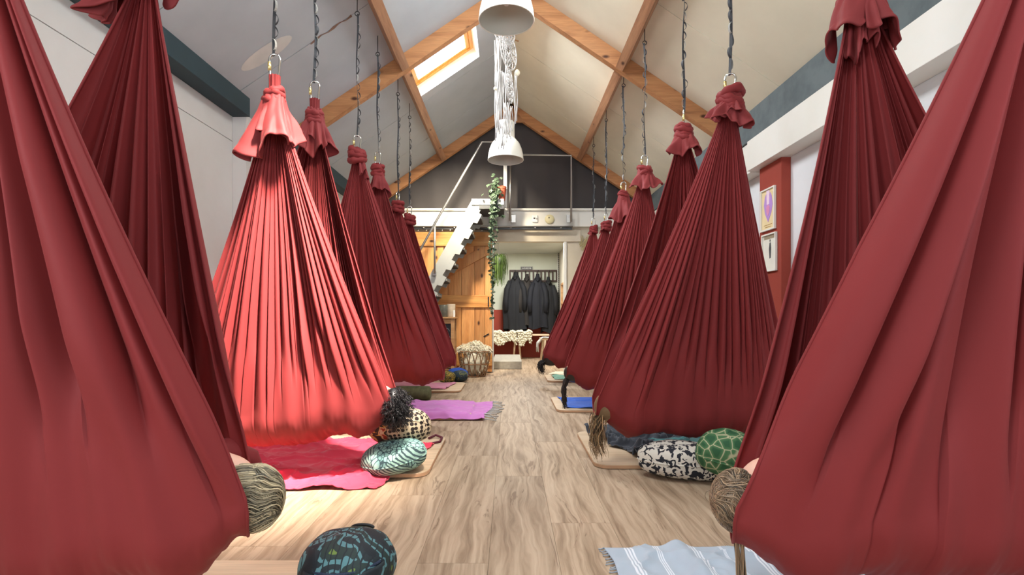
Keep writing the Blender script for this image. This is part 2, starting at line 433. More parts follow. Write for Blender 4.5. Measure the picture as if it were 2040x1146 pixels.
# loft edge beam and gable curtain
lb = struct(MB().box2((-XW, YF-.12, 2.40), (XW, YF+.10, 2.665)), 'trim_6', M_WHITE, 'white loft edge beam across the end wall', bevel=.004)
MB().box2((-XW, YF-.16, 2.655), (XW, YF+.08, 2.690)).build('ledge', M_WHITE, lb, bevel=.003)
gx = np.linspace(-2.3, 2.3, 240); gz = np.linspace(0, 1, 40)
P = np.zeros((240, 40, 3))
for i, x in enumerate(gx):
    zt = roofz(x)-.02; zz = 2.69+(max(zt-.02, 2.70)-2.69)*gz
    P[i,:,0] = x; P[i,:,2] = zz
    P[i,:,1] = YF+.03+.028*np.sin(x*5.1+.8*np.sin(x*2.3)+.5*gz)*(1-.4*gz)+.010*np.sin(x*17+2*gz)
MB().grid(P).build('gable_curtain', M_CURT, smooth=True, solid=.006)
gc = bpy.data.objects['gable_curtain']; tag(gc, 'charcoal grey fabric curtain closing off the loft in the gable', 'curtain')
struct(MB().box2((-XW-.1, YF+.16, 2.4), (XW+.1, YF+.26, 4.4)), 'wall_gable', plain('loft_dark', (60, 56, 54), .9), 'dark wall behind the gable curtain')
# rear wall with window opening
m = MB(); a, b, c1, d1 = -1.5, 1.7, .8, 2.5
m.box2((-XW-.12, YB-.12, 0), (a, YB, 4.4)); m.box2((b, YB-.12, 0), (XW+.12, YB, 4.4)); m.box2((a, YB-.12, 0), (b, YB, c1)); m.box2((a, YB-.12, d1), (b, YB, 4.4))
struct(m, 'wall_rear', M_WALL, 'white end wall behind the camera')
for n_, sx in (('added_frame_right', 1), ('added_frame_left', -1)):  # added frames round the side lights; the walls have no opening
    w3 = thing(n_, (sx*XW, -.2, 1.0), 'added white frame around the side light beside the camera', None, kind='structure')
    m = MB()
    for a in ((-1.08, .68, .92, 1.0), (-1.08, .68, 2.30, 2.38), (-1.08, -1.0, 1.0, 2.30), (.60, .68, 1.0, 2.30)): m.box2((sx*(XW-.03), a[0], a[2]), (sx*(XW-.001), a[1], a[3]))
    m.build('window_frame', M_WHITE, w3)  # bare frame round an added light, no pane
# skylight
sk = thing('window_1', (-.74, 5.63, 3.7), 'glazed roof window in the left slope beside the ridge', None, kind='structure')
def skp(d, h):    # d = distance |x-RX|, h = height above the roof line normal to it
    return (RX-(d+h*math.sin(SA)), RH-RS*d+h*math.cos(SA))
def skbox(y0, y1, d0, d1, h0, h1):
    m = MB(); m.prism([skp(d0, h0), skp(d1, h0), skp(d1, h1), skp(d0, h1)], 'Y', y0, y1); return m
M_PINEY = woodmat('varnished_pine_frame', (232, 176, 92), (220, 158, 74), (186, 120, 50), 'Y', 1, False, .35)
RV = plain('white_reveal', (240, 236, 225), .6, 0, .01)
e = .02
skbox(SKY[0]-e, SKY[1]+e, SKY[2]-e, SKY[2], .017, .24).build('reveal', RV, sk)
skbox(SKY[0]-e, SKY[1]+e, SKY[3], SKY[3]+e, .017, .24).build('reveal', RV, sk)
skbox(SKY[0]-e, SKY[0], SKY[2], SKY[3], .017, .24).build('reveal', RV, sk)
skbox(SKY[1], SKY[1]+e, SKY[2], SKY[3], .017, .24).build('reveal', RV, sk)
for ia, w_, h0, h1, nm in ((0, .035, .13, .20, 'outer_frame'), (.037, .04, .145, .185, 'sash')):
    y0, y1, d0, d1 = SKY[0]+ia, SKY[1]-ia, SKY[2]+ia, SKY[3]-ia
    mm = MB()
    for q in ((y0, y1, d0, d0+w_), (y0, y1, d1-w_, d1), (y0, y0+w_, d0+w_, d1-w_), (y1-w_, y1, d0+w_, d1-w_)):
        k = skbox(*q, h0, h1); mm.add(k.v, k.f)
    mm.build(nm, M_PINEY, sk, bevel=.003)
skbox(SKY[0]+.07, SKY[1]-.07, SKY[2]+.07, SKY[3]-.07, .162, .168).build('pane', M_GLASS, sk)

# rafters and purlins
def rafter(y0, y1, lab, d=.15):
    for side in (-1, 1):
        m = MB(); slope_piece(m, side, y0, y1, 0.0, 2.32, d, -d)
        o = struct(m, 'rafter', M_BEAM, lab % ('left' if side < 0 else 'right'))
        if y0 > 8:
            pass
for side in (-1, 1):
    for (y0, y1, nm) in ((2.02, 2.10, 'nearest truss, above the frame'), (5.25, 5.33, 'middle truss'), (8.30, 8.38, 'gable truss')):
        o = struct(slope_piece(MB(), side, y0, y1, .0, 2.30, .15, -.152), 'rafter', M_BEAM, 'pine rafter of the %s on the %s' % (nm, 'left' if side < 0 else 'right'))
        o.rotation_euler = (0, 0, 0)
    for (y0, y1) in ((YB, 2.0), (2.12, 5.235), (5.345, 8.29)):
        c = math.cos(SA)
        m = slope_piece(MB(), side, y0, y1, 1.145, 1.215, .16, -.162)
        struct(m, 'purlin', M_BEAMY, 'pine purlin running along the %s slope' % ('left' if side < 0 else 'right'))
# collar plates at the ridge (short horizontal gusset)
for y in (5.21, 8.27):
    m = MB(); m.prism([(RX-.22, RH-.152/math.cos(SA)-.22*RS), (RX+.22, RH-.152/math.cos(SA)-.22*RS), (RX, RH-.06)], 'Y', y, y+.035)
    o = m.build('ridge_gusset', M_BEAM); o['kind'] = 'structure'
for (px, sl) in ((-.33, -1), (-.9, -1), (.5, 1), (.95, 1)): pass

# back room -----------------------------------------------------------
BX0, BX1, BY, BZ = -1.9, 1.11, 11.54, 2.33
struct(MB().box2((BX0, BY, 1.07), (BX1, BY+.1, 2.6)), 'wall_back', stained('lobby_wall_paint', (200, 204, 188), (190, 194, 178)), 'pale green-white cloakroom wall')
struct(MB().box2((BX0, BY-.006, 0), (BX1, BY+.1, 1.07)), 'wall_wainscot', M_RUST, 'rust red lower half of the cloakroom wall')
struct(MB().box2((BX0-.1, YF+.12, 0), (BX0, BY+.1, 2.6)), 'wall_lobby_left', M_WALL)
struct(MB().box2((BX0, YF+.12, BZ), (BX1, BY+.1, 2.45)), 'ceiling_lobby', stained('lobby_ceiling', (190, 194, 184), (182, 186, 176)))
m = MB(); wy0, wy1, wz0, wz1 = 9.6, 10.95, .85, 1.62
m.box2((BX1, YF+.12, 0), (BX1+.1, wy0, 2.6)); m.box2((BX1, wy1, 0), (BX1+.1, BY+.1, 2.6)); m.box2((BX1, wy0, 0), (BX1+.1, wy1, wz0)); m.box2((BX1, wy0, wz1), (BX1+.1, wy1, 2.6))
struct(m, 'wall_lobby_right', stained('lobby_side_paint', (196, 188, 172), (188, 180, 164)))
w2 = thing('window_2', (BX1, 10.3, .85), 'small wooden casement in the cloakroom side wall', None, kind='structure')
m = MB()
for a in ((wy0, wy1, wz0, wz0+.04), (wy0, wy1, wz1-.04, wz1), (wy0, wy0+.04, wz0, wz1), (wy1-.04, wy1, wz0, wz1), (wy0, wy1, 1.18, 1.205), (10.27, 10.3, wz0, wz1)):
    m.box2((BX1-.015, a[0], a[2]), (BX1+.06, a[1], a[3]))
m.build('window_frame', M_TABLE, w2)
MB().box2((BX1+.02, wy0+.04, wz0+.04), (BX1+.03, wy1-.04, wz1-.04)).build('pane', M_GLASS, w2)

# ================================================================== HAMMOCKS
def hammock(label, side, y1, y2, z1, z2, xh, xf, zmid, nf, depth, seed, head_rise, tails, xk=1.225, mat=M_RED, nu=300, rb=.17, rbump=0.0, label_extra=None, ymid=None, fars=1.0, fskew=0.0):
    """aisle-side end at |x|=xh, wall-side end at |x|=xf; knots at (xk,y1,z1) near and (xk,y2,z2) far"""
    rs = np.random.RandomState(seed); ym = (y1+y2)/2 if ymid is None else ymid
    T = thing('aerial_hammock', (side*xk, ym, 0), label, 'hammock', 'burgundy aerial yoga hammocks in two rows')
    u = np.linspace(-1, 1, nu)                    # +1 = aisle (head) end
    X = np.where(u > 0, xk+(xh-xk)*u, xk+(xf-xk)*(-u))   # |x| along the bottom
    X0 = X
    hb = head_rise*smooth(.62, 1.0, u)**1.3 + .13*smooth(.7, 1.0, -u)
    zb = zmid + hb + .035*smooth(.15, .45, u)*(1-smooth(.5, .75, u)) + .02*np.sin(u*2.2+seed)
    rr = rb*(1-.45*smooth(.55, 1, np.abs(u)))
    # fold phase
    def foldset(n, sd):
        r2 = np.random.RandomState(sd)
        w = r2.uniform(.45, 1.6, n); e_ = np.concatenate([[0], np.cumsum(w)]); e_ = e_/e_[-1]*2-1
        idx = np.clip(np.searchsorted(e_, u, side='right')-1, 0, n-1)
        ph = (u-e_[idx])/(e_[idx+1]-e_[idx])
        amp = r2.uniform(.35, 1.0, n)[idx]; end = r2.uniform(.78, 1.02, n)[idx]; wid = (e_[idx+1]-e_[idx])/2
        skew = r2.uniform(-.22, .30, n)[idx]
        return ph, amp, end, wid, skew
    half = abs(xf-xh)
    sheets = []
    nt = 110
    # path parameter: 0..1 near sheet, 1..2 arc, 2..3 far sheet
    tA = np.linspace(0, 1, nt)
    def sheet(yk, zk, sgn, sd, n, dep):
        X = X0+(fskew*smooth(.3, 1, u) if sgn > 0 else 0)
        ph, amp, end, wid, skew = foldset(n, sd)
        tx = tA[None, :]; U = u[:, None]
        yb = ym+sgn*rr[:, None]; zb1 = (zb+rr*1.15)[:, None]
        wt = .035+(1-.035)*tx**1.06
        xx = xk+(X[:, None]-xk)*wt
        yy = yk+(yb-yk)*tx**1.15
        zz = zk+(zb1-zk)*tx
        shape = np.sin(math.pi*np.clip(ph+skew*np.sin(math.pi*ph), 0, 1))**.75
        shape = shape[:, None]*amp[:, None]
        fade = 1-smooth(.0, .22, tx-end[:, None]+.16)
        spacing = (wid*half)[:, None]*wt
        A = dep*np.minimum(spacing*2.1, .16)*fade*(1-.25*tx)
        yy = yy+sgn*A*(shape-.45)
        xx = xx+.16*spacing*fade*np.sin(2*math.pi*ph)[:, None]*amp[:, None]
        # broad soft waves
        yy = yy+sgn*.030*np.sin(U*5+sd)*np.sin(math.pi*tx)*dep+.006*np.sin(U*31+tx*3)*smooth(.4,1,tx)
        # gathered neck
        yy = yy+(1-smooth(0, .06, tx))*.018*np.cos(U*9*math.pi)
        return np.stack([side*xx, yy, zz], -1)
    S1 = sheet(y1, z1, -1, seed*7+1, nf, depth)
    S2 = sheet(y2, z2, 1, seed*7+3, max(8, int(nf*fars)), depth)[:, ::-1]
    na = 26
    th = np.linspace(0, math.pi, na+2)[1:-1][None, :]
    P1 = S1[:, -1]; P2 = S2[:, 0]
    ya = ym-rr[:, None]*np.cos(th); za = (zb+rr*1.15)[:, None]-(rr*1.15)[:, None]*np.sin(th)
    wrk = .008*fbm2(u[:, None]*6+0*th, th*.8+0*u[:, None], seed, 3)
    xa = side*(X[:, None]+fskew*smooth(.3, 1, u)[:, None]*(1-np.cos(th))/2)
    Aa = np.stack([xa, ya, za+wrk], -1)
    k = np.linspace(0, 1, na)[None, :, None]
    corr = (P1-np.stack([side*X, ym-rr, zb+rr*1.15], -1))[:, None]*(1-smooth(0, .5, k))+(P2-np.stack([side*(X+fskew*smooth(.3, 1, u)), ym+rr, zb+rr*1.15], -1))[:, None]*smooth(.5, 1, k)
    Aa = Aa+corr
    Pall = np.concatenate([S1, Aa, S2], 1)
    MB().grid(Pall).build('sling', mat, T, smooth=True)
    # hem roll along the aisle-side edge
    for edge in (-1, 0):
        MB().tube(Pall[edge][::3], .0045, 6).build('hem', mat, T, smooth=True)
    for (yk, zk, sgn, tl) in ((y1, z1, -1, tails[0]), (y2, z2, 1, tails[1])):
        knot(T, side*xk, yk, zk, mat, seed*5+int(sgn), tl)
    return T, Pall

def knot(T, x, y, z, mat, seed, tl):
    """tl = dict(neck, ball, L, flare, dir (rad), span, hem)"""
    rs = np.random.RandomState(abs(seed)+3); neck = tl.get('neck', .05); ball = tl.get('ball', .045)
    # neck loop above the knot : pleated bundle
    n = 36; zs = np.linspace(-.03, neck+.02, 14); P = np.zeros((n, 14, 3))
    for i in range(n):
        a = 2*math.pi*i/n
        for j, zz in enumerate(zs):
            k = j/13; r = (.026+.006*math.cos(a*9+seed))*(1-.15*math.sin(k*3.1))+.010*(1-k)
            P[i, j] = (x+r*math.cos(a), y+r*.8*math.sin(a), z+zz)
    MB().grid(P, True).build('knot_loop', mat, T, smooth=True)
    # knot: wound coils
    m = MB()
    for q in range(4):
        pts = []; tilt = rs.uniform(-.5, .5); t2 = rs.uniform(-.5, .5); rr = ball*rs.uniform(.66, .86); hz = (q-1.5)*ball*.38
        for i in range(22):
            a = 2*math.pi*i/22; pts.append((x+rr*math.cos(a), y+rr*math.sin(a), z+hz+rr*(tilt*math.cos(a)+t2*math.sin(a))))
        m.tube(pts, [ball*.42*(1+.18*math.sin(i*1.7+q)) for i in range(22)], 10, True)
    m.ell((x, y, z), (ball*.9, ball*.9, ball*.95))
    m.build('knot', mat, T, smooth=True)
    # tail(s): ruffled cloth skirt
    for (L, flare, dr, span, rise) in tl['t']:
        nu, nv = 110, 34; P = np.zeros((nu, nv, 3)); r3 = np.random.RandomState(abs(seed)*3+int(L*1000))
        ph1, ph2, ph3 = r3.rand(3)*6.28
        A = np.linspace(-span/2, span/2, nu)[:, None]; s = np.linspace(0, 1, nv)[None, :]
        kx = 6.28/max(span, .5)
        ruff = .30*np.sin(A*kx*2.5+ph1)+.20*np.sin(A*kx*4.3+ph2)+.08*np.sin(A*kx*8+ph3)
        up = rise*np.sin(math.pi*np.clip(s*3.2, 0, 1))
        rad = ball*.62+(flare*.66)*(1-(1-s)**1.7)*(1+1.25*ruff*smooth(.1, 1, s))
        Lh = L*(1+.16*np.sin(A*kx*1.1+ph2)+.08*np.sin(A*kx*2.9+ph3))
        zz = ball*.5+up-s*Lh
        # hem curls outward a bit
        rad = rad+flare*.10*smooth(.85, 1, s)
        P[:, :, 0] = x+rad*np.cos(dr+A); P[:, :, 1] = y+rad*np.sin(dr+A)*.8; P[:, :, 2] = z+zz+.006*np.sin(A*11+s*9)
        MB().grid(P).build('tail', M_TAIL, T, smooth=True, solid=.005)

PI = math.pi
def tl(neck, ball, *t): return dict(neck=neck, ball=ball, t=t)
# tail tuple: (length, flare radius, direction, angular span, rise)
tA1 = tl(.06, .05, (.24, .11, -PI/2, 4.2, .03))
H = {}
H['LA'] = hammock('hammock at the front left, nearest the camera, greying blond hair at its end', -1, 1.10, 1.73, 2.05, 2.12, .675, 1.80, .215, 9, 1.0, 11, .13,
    (tA1, tl(.05, .05, (.19, .15, PI*1.08, 1.4, .02), (.12, .08, -1, 3.0, .03))), ymid=1.40, fars=1.4, nu=340, fskew=.075)
H['LB'] = hammock('bright orange-red lit hammock with many pleats, second in the left row', -1, 2.67, 3.22, 2.08, 2.19, .66, 1.92, .225, 27, 1.15, 12, .12,
    (tl(.10, .05, (.31, .155, -2.5, 3.6, .02), (.24, .11, -.9, 2.6, .02)), tl(.10, .05, (.24, .10, -.9, 2.4, .05), (.16, .08, -2.4, 2.2, .05))), ymid=2.93, nu=420)
H['LC'] = hammock('burgundy hammock with a round ball knot, third in the left row', -1, 4.12, 4.76, 2.235, 2.29, .57, 1.85, .32, 20, .8, 13, .06,
    (tl(.03, .062, (.20, .05, -.3, 1.6, .04)), tl(.05, .055, (.24, .09, -.5, 3.0, .03))), ymid=4.42)
H['LD'] = hammock('burgundy hammock at the far left, last in the left row beside the stairs', -1, 5.62, 6.28, 2.14, 2.125, .63, 1.85, .30, 18, .8, 14, .07,
    (tl(.03, .06, (.16, .07, 2.6, 2.0, .03)), tl(.03, .062, (.10, .05, 2.8, 2.0, .03))), ymid=5.93)
H['RA'] = hammock('dark red hammock at the front right, brown bun of hair at its end', 1, 1.09, 1.80, 2.05, 2.10, .585, 1.80, .215, 11, 1.0, 21, .13,
    (tA1, tl(.05, .055, (.22, .105, -1.6, 4.6, .03), (.27, .06, -2.0, 1.4, .0), (.19, .085, -.6, 2.4, .02))), ymid=1.42, fars=1.7, nu=340, fskew=.065)
H['RB'] = hammock('large dark red hammock below the framed prints, second in the right row', 1, 2.84, 3.60, 2.13, 2.23, .535, 1.75, .20, 24, 1.0, 22, .14,
    (tl(.03, .06, (.16, .10, -.9, 3.6, .05), (.12, .09, -2.4, 2.2, .04)), tl(.03, .055, (.17, .10, -1.5, 4.0, .04))), ymid=3.2, nu=420)
H['RC'] = hammock('dark red hammock with a dark braid at its end, third on the right', 1, 4.64, 5.50, 2.24, 2.22, .56, 1.72, .215, 20, .8, 23, .12,
    (tl(.03, .055, (.17, .11, -1.8, 3.8, .05)), tl(.03, .05, (.26, .12, -2.2, 3.6, .04))), ymid=5.05)
H['RD'] = hammock('farthest hammock in the right row, close to the end wall and doorway', 1, 6.48, 7.45, 2.08, 2.20, .46, 1.70, .215, 20, .7, 24, .11,
    (tl(.03, .06, (.10, .05, 2.5, 3.4, .03)), tl(.02, .055, (.10, .05, 2.5, 3.4, .03))), ymid=6.9)

# straps and carabiners ------------------------------------------------
loop_mesh = None
def make_loop():
    pts = []
    for i in range(9):
        a = PI*i/8; pts.append((.004+.018*math.sin(a), 0, -.030*math.cos(a)+.004*math.sin(a*2)))
    m = MB(); m.ribbon(pts, .013, .0018, (0,1,0)); me = m.mesh('loop'); me.materials.append(M_WEB); return me
loop_mesh = make_loop()
lm = MB()
pts = [(.002+.014*math.sin(PI*i/6), 0, -.03*math.cos(PI*i/6)) for i in range(7)]
lm.ribbon(pts, .013, .0018, (0,1,0)); loop_mesh2 = lm.mesh('loop'); loop_mesh2.materials.append(M_WEBL)
def carabiner(parent, x, y, z, h=.105, w=.055, ang=0.0, gold=True):
    ca, sa = math.cos(ang), math.sin(ang)
    def P(a, b): return (x+a*ca, y+a*sa, z+b)
    pts = []
    prof = [(-.40, -.5), (0, -.58), (.36, -.46), (.44, 0), (.5, .38), (.34, .56), (0, .62), (-.34, .56), (-.5, .38), (-.46, .0)]
    # catmull to smooth
    n = len(prof)
    for i in range(n):
        p0, p1, p2, p3 = (prof[(i+k) % n] for k in (-1, 0, 1, 2))
        for t in (0, .33, .66):
            q = [.5*((2*b)+(-a+c)*t+(2*a-5*b+4*c-d)*t*t+(-a+3*b-3*c+d)*t**3) for a, b, c, d in zip(p0, p1, p2, p3)]
            pts.append(P(q[0]*w, q[1]*h))
    o = MB().tube(pts, .0055, 8, True).build('carabiner', M_CHROME, parent, smooth=True)
    g = MB().tube([P(-.47*w, -.18*h), P(-.49*w, .05*h), P(-.5*w, .24*h)], [.0085, .009, .0085], 10).build('screw_gate', M_GOLD, o, smooth=True)
    return o
def strap(label, x, y, zb, ztop, seed, ang=0.0, side=1):
    rs = random.Random(seed)
    T = thing('daisy_chain_strap', (x, y, zb), label, 'strap', 'daisy chain straps hanging from the purlins')
    zc = zb+.065
    carabiner(T, x, y, zc, ang=ang)
    z0 = zc+.055; n = 24; pts = []; wd = []
    for i in range(n+1):
        k = i/n; z = z0+(ztop-z0)*k
        pts.append((x+.006*math.sin(k*9+seed), y+.004*math.sin(k*7), z)); a = seed+k*rs.choice([1.2, 1.8]) if i > 2 else seed
        wd.append((math.cos(.5*k*4+seed*.7), math.sin(.5*k*4+seed*.7), 0))
    MB().ribbon(pts, .016, .0025, wd).build('webbing', M_WEB, T)
    z = z0+.06; k = 0
    while z < ztop-.05:
        f = (z-z0)/(ztop-z0)
        o = bpy.data.objects.new('loop', loop_mesh if (k % 3) else loop_mesh2); COL.objects.link(o); o.parent = T
        o.location = Vector((x+.006*math.sin(f*9+seed), y, z))-T.location
        o.rotation_euler = (0, rs.uniform(-.12, .12), rs.uniform(-.8, .8)+(PI if side*rs.random() > .45 else 0)); z += .068; k += 1
    # eye bolt fixing the strap into the ceiling beside the purlin
    m = MB(); m.tube([(x+.018*math.cos(a), y, ztop+.0+.018*math.sin(a)) for a in np.linspace(0, 2*PI, 13)[:-1]], .004, 6, True)
    m.tube([(x, y, ztop+.016), (x, y, roofz(x)+.01)], .004, 6); m.build('eye_bolt', M_DARKSTEEL, T, smooth=True)
    return T
names = {'LA': 'front left hammock', 'LB': 'orange-lit hammock, second on the left', 'LC': 'third hammock on the left', 'LD': 'last hammock on the left',
         'RA': 'front right hammock', 'RB': 'second hammock on the right', 'RC': 'third hammock on the right', 'RD': 'last hammock on the right'}
knots = {'LA': (-1, 1.10, 1.73, 2.05, 2.12), 'LB': (-1, 2.67, 3.22, 2.08, 2.19), 'LC': (-1, 4.12, 4.76, 2.235, 2.29), 'LD': (-1, 5.62, 6.28, 2.14, 2.125),
         'RA': (1, 1.09, 1.80, 2.05, 2.10), 'RB': (1, 2.84, 3.60, 2.13, 2.23), 'RC': (1, 4.64, 5.50, 2.24, 2.22), 'RD': (1, 6.48, 7.45, 2.08, 2.20)}
necks = {'LB': (.10, .10), 'LA': (.06, .05), 'RA': (.06, .05), 'LC': (.03, .05)}
sd = 1
for k, (s, ya, yb, za, zb_) in knots.items():
    nk = necks.get(k, (.03, .03))
    for w, y, z, n_ in (('near', ya, za, nk[0]), ('far', yb, zb_, nk[1])):
        sd += 1
        xx = s*1.225
        strap('dark strap above the %s knot of the %s' % (w, names[k]), xx, y, z+n_, roofz(xx)-.17, sd, ang=[.1, .5, -.3, 1.2, .0][sd % 5], side=s)

# ================================================================== PEOPLE
def skin_graph(name, verts, edges, radii, sub=1):
    me = bpy.data.meshes.new(name); me.from_pydata(verts, edges, []); o = bpy.data.objects.new(name, me); COL.objects.link(o)
    md = o.modifiers.new('skin', 'SKIN'); md.use_smooth_shade = True
    for i, r in enumerate(radii): me.skin_vertices[0].data[i].radius = (r, r)
    me.skin_vertices[0].data[0].use_root = True
    s = o.modifiers.new('sub', 'SUBSURF'); s.levels = sub; s.render_levels = sub
    dg = bpy.context.evaluated_depsgraph_get(); ev = o.evaluated_get(dg); m2 = bpy.data.meshes.new_from_object(ev)
    V = [tuple(v.co) for v in m2.vertices]; F = [tuple(p.vertices) for p in m2.polygons]
    bpy.data.objects.remove(o); bpy.data.meshes.remove(me); bpy.data.meshes.remove(m2)
    return V, F
def head_fn(d):
    # d: unit vector, +z crown, -y face
    k = 1.0
    g = lambda c, w, a: a*math.exp(-((d-Vector(c).normalized()).length/w)**2)
    k += g((0, -1, -.25), .16, .16)             # nose
    k += g((0, -1, .0), .10, .06)               # nose bridge
    k -= g((.34, -1, .05), .16, .055); k -= g((-.34, -1, .05), .16, .055)   # sockets
    k += g((.34, -1, .02), .07, .03); k += g((-.34, -1, .02), .07, .03)     # eyeballs
    k += g((0, -1, .45), .5, .03)               # forehead
    k += g((0, -1, -.62), .12, .05)             # lips
    k -= g((0, -1, -.60), .035, .02)
    k += g((0, -.8, -1.0), .28, .08)            # chin
    k += g((1, .05, -.05), .12, .10); k += g((-1, .05, -.05), .12, .10)     # ears
    if d.z < 0: k *= 1-.12*abs(d.x)*(-d.z)*1.6
    return k
def person(label, side, y, xc, z, hairc, style, skin=M_SKIN, cloth=(60, 62, 70), tilt=0.0):
    """head centre at |x|=xc; crown points to the aisle, face up"""
    T = thing('person', (side*(xc+.7), y, z-.1), label, 'person', 'people resting inside the hammocks')
    s = -side  # aisle direction
    Rm = Matrix(((0, 0, s), (-s, 0, 0), (0, -1, 0))).to_3x3() # columns: local x->(0,-s,0), y->(0,0,-1), z->(s,0,0)
    Rm = Matrix.Rotation(tilt*s, 3, 'Y') @ Rm
    C = Vector((side*xc, y, z))
    hb = MB(); hb.ell((0,0,0), (.078, .095, .118), 40, 28, head_fn)
    hv = [tuple(C+Rm @ Vector(v)) for v in hb.v]
    dx = lambda d, yy, zz: (side*(xc+d), y+yy, z+zz)
    V = [dx(.74, 0, -.02), dx(.56, 0, -.02), dx(.38, 0, -.02), dx(.24, 0, -.02), dx(.15, 0, -.02), dx(.05, 0, 0),
         dx(.27, -.09, .0), dx(.50, -.10, .05), dx(.58, -.04, .13),      # left arm
         dx(.27, .09, .0), dx(.50, .10, .05), dx(.58, .04, .13),
         dx(.80, -.06, -.02), dx(.99, -.06, .26), dx(1.00, -.06, .03), dx(1.06, -.06, .05),
         dx(.80, .06, -.02), dx(.99, .06, .26), dx(1.00, .06, .03), dx(1.06, .06, .05)]
    E = [(0,1),(1,2),(2,3),(3,4),(4,5),(3,6),(6,7),(7,8),(3,9),(9,10),(10,11),(0,12),(12,13),(13,14),(14,15),(0,16),(16,17),(17,18),(18,19)]
    rad = [.10, .09, .10, .085, .05, .05, .05, .036, .024, .05, .036, .024, .075, .05, .035, .025, .075, .05, .035, .025]
    for b, sg in ((8, -1), (11, 1)):
        px, py, pz = .58, sg*.04, .13
        for f in range(5):
            n0 = len(V)
            if f < 4:
                V.append(dx(px+.03, py-sg*(.03+.0), pz+.005)) if False else V.append(dx(px+.045+.003*f, py-sg*(.012*f-.004), pz+.006))
                V.append(dx(px+.075+.004*(1.5-abs(f-1.5)), py-sg*(.013*f-.004), pz-.004))
            else:
                V.append(dx(px+.02, py+sg*.025, pz)); V.append(dx(px+.04, py+sg*.032, pz-.006))
            E += [(b, n0), (n0, n0+1)]; rad += [.009, .007]
    SV, SF = skin_graph('body', V, E, rad, 1)
    m = MB(); m.add(SV, SF); m.add(hv, hb.f)
    bo = m.build('body', skin, T, smooth=True)
    rm = bo.modifiers.new('remesh', 'REMESH'); rm.mode = 'VOXEL'; rm.voxel_size = .009; rm.use_smooth_shade = True
    # clothing following torso, arms and legs
    CV, CF = skin_graph('clothing', V[:4]+V[6:8]+V[9:11]+V[12:15]+V[16:19],
        [(0,1),(1,2),(2,3),(3,4),(4,5),(3,6),(6,7),(0,8),(8,9),(9,10),(0,11),(11,12),(12,13)],
        [.10, .095, .10, .085, .05, .04, .05, .04, .075, .058, .045, .075, .058, .045], 1)
    MB().add(CV, CF).build('clothing', fabric('person_clothing', cloth), T, smooth=True)
    # hair
    tones = [plain('hair_%s_%d' % (style, q), tuple(min(255, v*f_) for v in hairc), .42, 0, .12, 30) for q, f_ in enumerate((.50, .80, 1.0, 1.22))]; marks = []
    hl = MB()
    cap = MB(); cap.ell((0, .008, .008), (.084, .101, .125), 32, 22)
    keep = [f for f in cap.f if min((cap.v[i][2]/.125+cap.v[i][1]/.10*.75) for i in f) > .10]
    hl.add([tuple(C+Rm @ Vector(v)) for v in cap.v], keep); marks.append((0, len(keep), 1))
    rs = random.Random(len(label))
    def L(v): return C+Rm @ Vector(v)
    def strand(p, dirs, n, r0, wob=0, curl=0):
        ph = rs.random()*6.28; pts = []; q = Vector(p)
        for i in range(n+1):
            k = i/n
            off = Vector((math.sin(ph+k*curl), math.cos(ph*1.3+k*curl), math.sin(ph*2+k*curl*.8)))*wob
            pts.append(q+off); q = q+dirs(k)
        f0 = len(hl.f); hl.tube(pts, [r0*(1-.75*(i/n)**1.5) for i in range(n+1)], 4, False, False); marks.append((f0, len(hl.f), rs.choice([0, 1, 1, 2, 2, 3])))
    def combed(cen, axes, rad, poleA, poleB, n, w=.0022, lay=.10, arc=(.0, 1.0), seg=9, keepf=None, wav=.0):
        """strands lying on an ellipsoid, running from pole A to pole B like combed hair"""
        A = Vector(poleA).normalized(); B = Vector(poleB).normalized(); Z = (A-B).normalized()
        Xq = Z.orthogonal().normalized(); Yq = Z.cross(Xq)
        n = int(n*2.3); w = w*.55; seg = min(seg, 8)
        for _ in range(n):
            ph = rs.uniform(0, 6.283); a0 = rs.uniform(*arc)*.55; a1 = a0+rs.uniform(.35, .6); lv_ = 1+rs.random()*lay; sw = .55+rs.uniform(-.14, .14); pts = []; ok = True; pw = rs.gauss(0, .5); tn = (0, 2, 1, 3, 1, 2, 0, 1, 3, 2, 1)[int(ph*5+rs.gauss(0, .5)) % 11]
            for q in range(seg+1):
                t_ = (a0+(a1-a0)*q/seg)*PI*.96+.04; f = ph+sw*t_+wav*math.sin(t_*6+pw)
                d = Z*math.cos(t_)+(Xq*math.cos(f)+Yq*math.sin(f))*math.sin(t_)
                if keepf and not keepf(d): ok = False; break
                pts.append(cen+axes @ Vector((d.x*rad[0], d.y*rad[1], d.z*rad[2]))*(lv_-.10*(q/seg)**3*0))
            if ok: f0 = len(hl.f); hl.tube(pts, [w*(.5+math.sin(PI*min(1, (q+.6)/(seg+.6)))) for q in range(seg+1)], 3, False, False); marks.append((f0, len(hl.f), tn))
    I3 = Matrix.Identity(3); cx = -side
    if style == 'swept':
        combed(C+Rm @ Vector((0, .008, .010)), Rm, (.089, .106, .130), (0, -.75, .45), (0, .8, .55), 1500, .0024, .07, (0, 1), 9, lambda d: d.z*1.0+d.y*.75 > -.02)
        b0 = C+Vector((cx*.112, -.005, -.030))
        sh = MB(); sh.ell(b0, (.056, .062, .070)); hl.add(sh.v, sh.f)
        combed(b0, I3, (.060, .066, .082), (cx*-.2, -.5, 1), (cx*.1, -.3, -1), 900, .0026, .14, (0, 1), 9, None, .08)
        combed(b0, I3, (.064, .070, .080), (-cx*.9, -.8, .5), (cx*.8, -.2, -.5), 260, .0028, .16, (0, 1), 9, None, .1)
        combed(b0+Vector((-cx*.03, -.02, .045)), I3, (.055, .055, .045), (-cx*1, -.2, .3), (cx*1, 0, -.5), 420, .0026, .16)
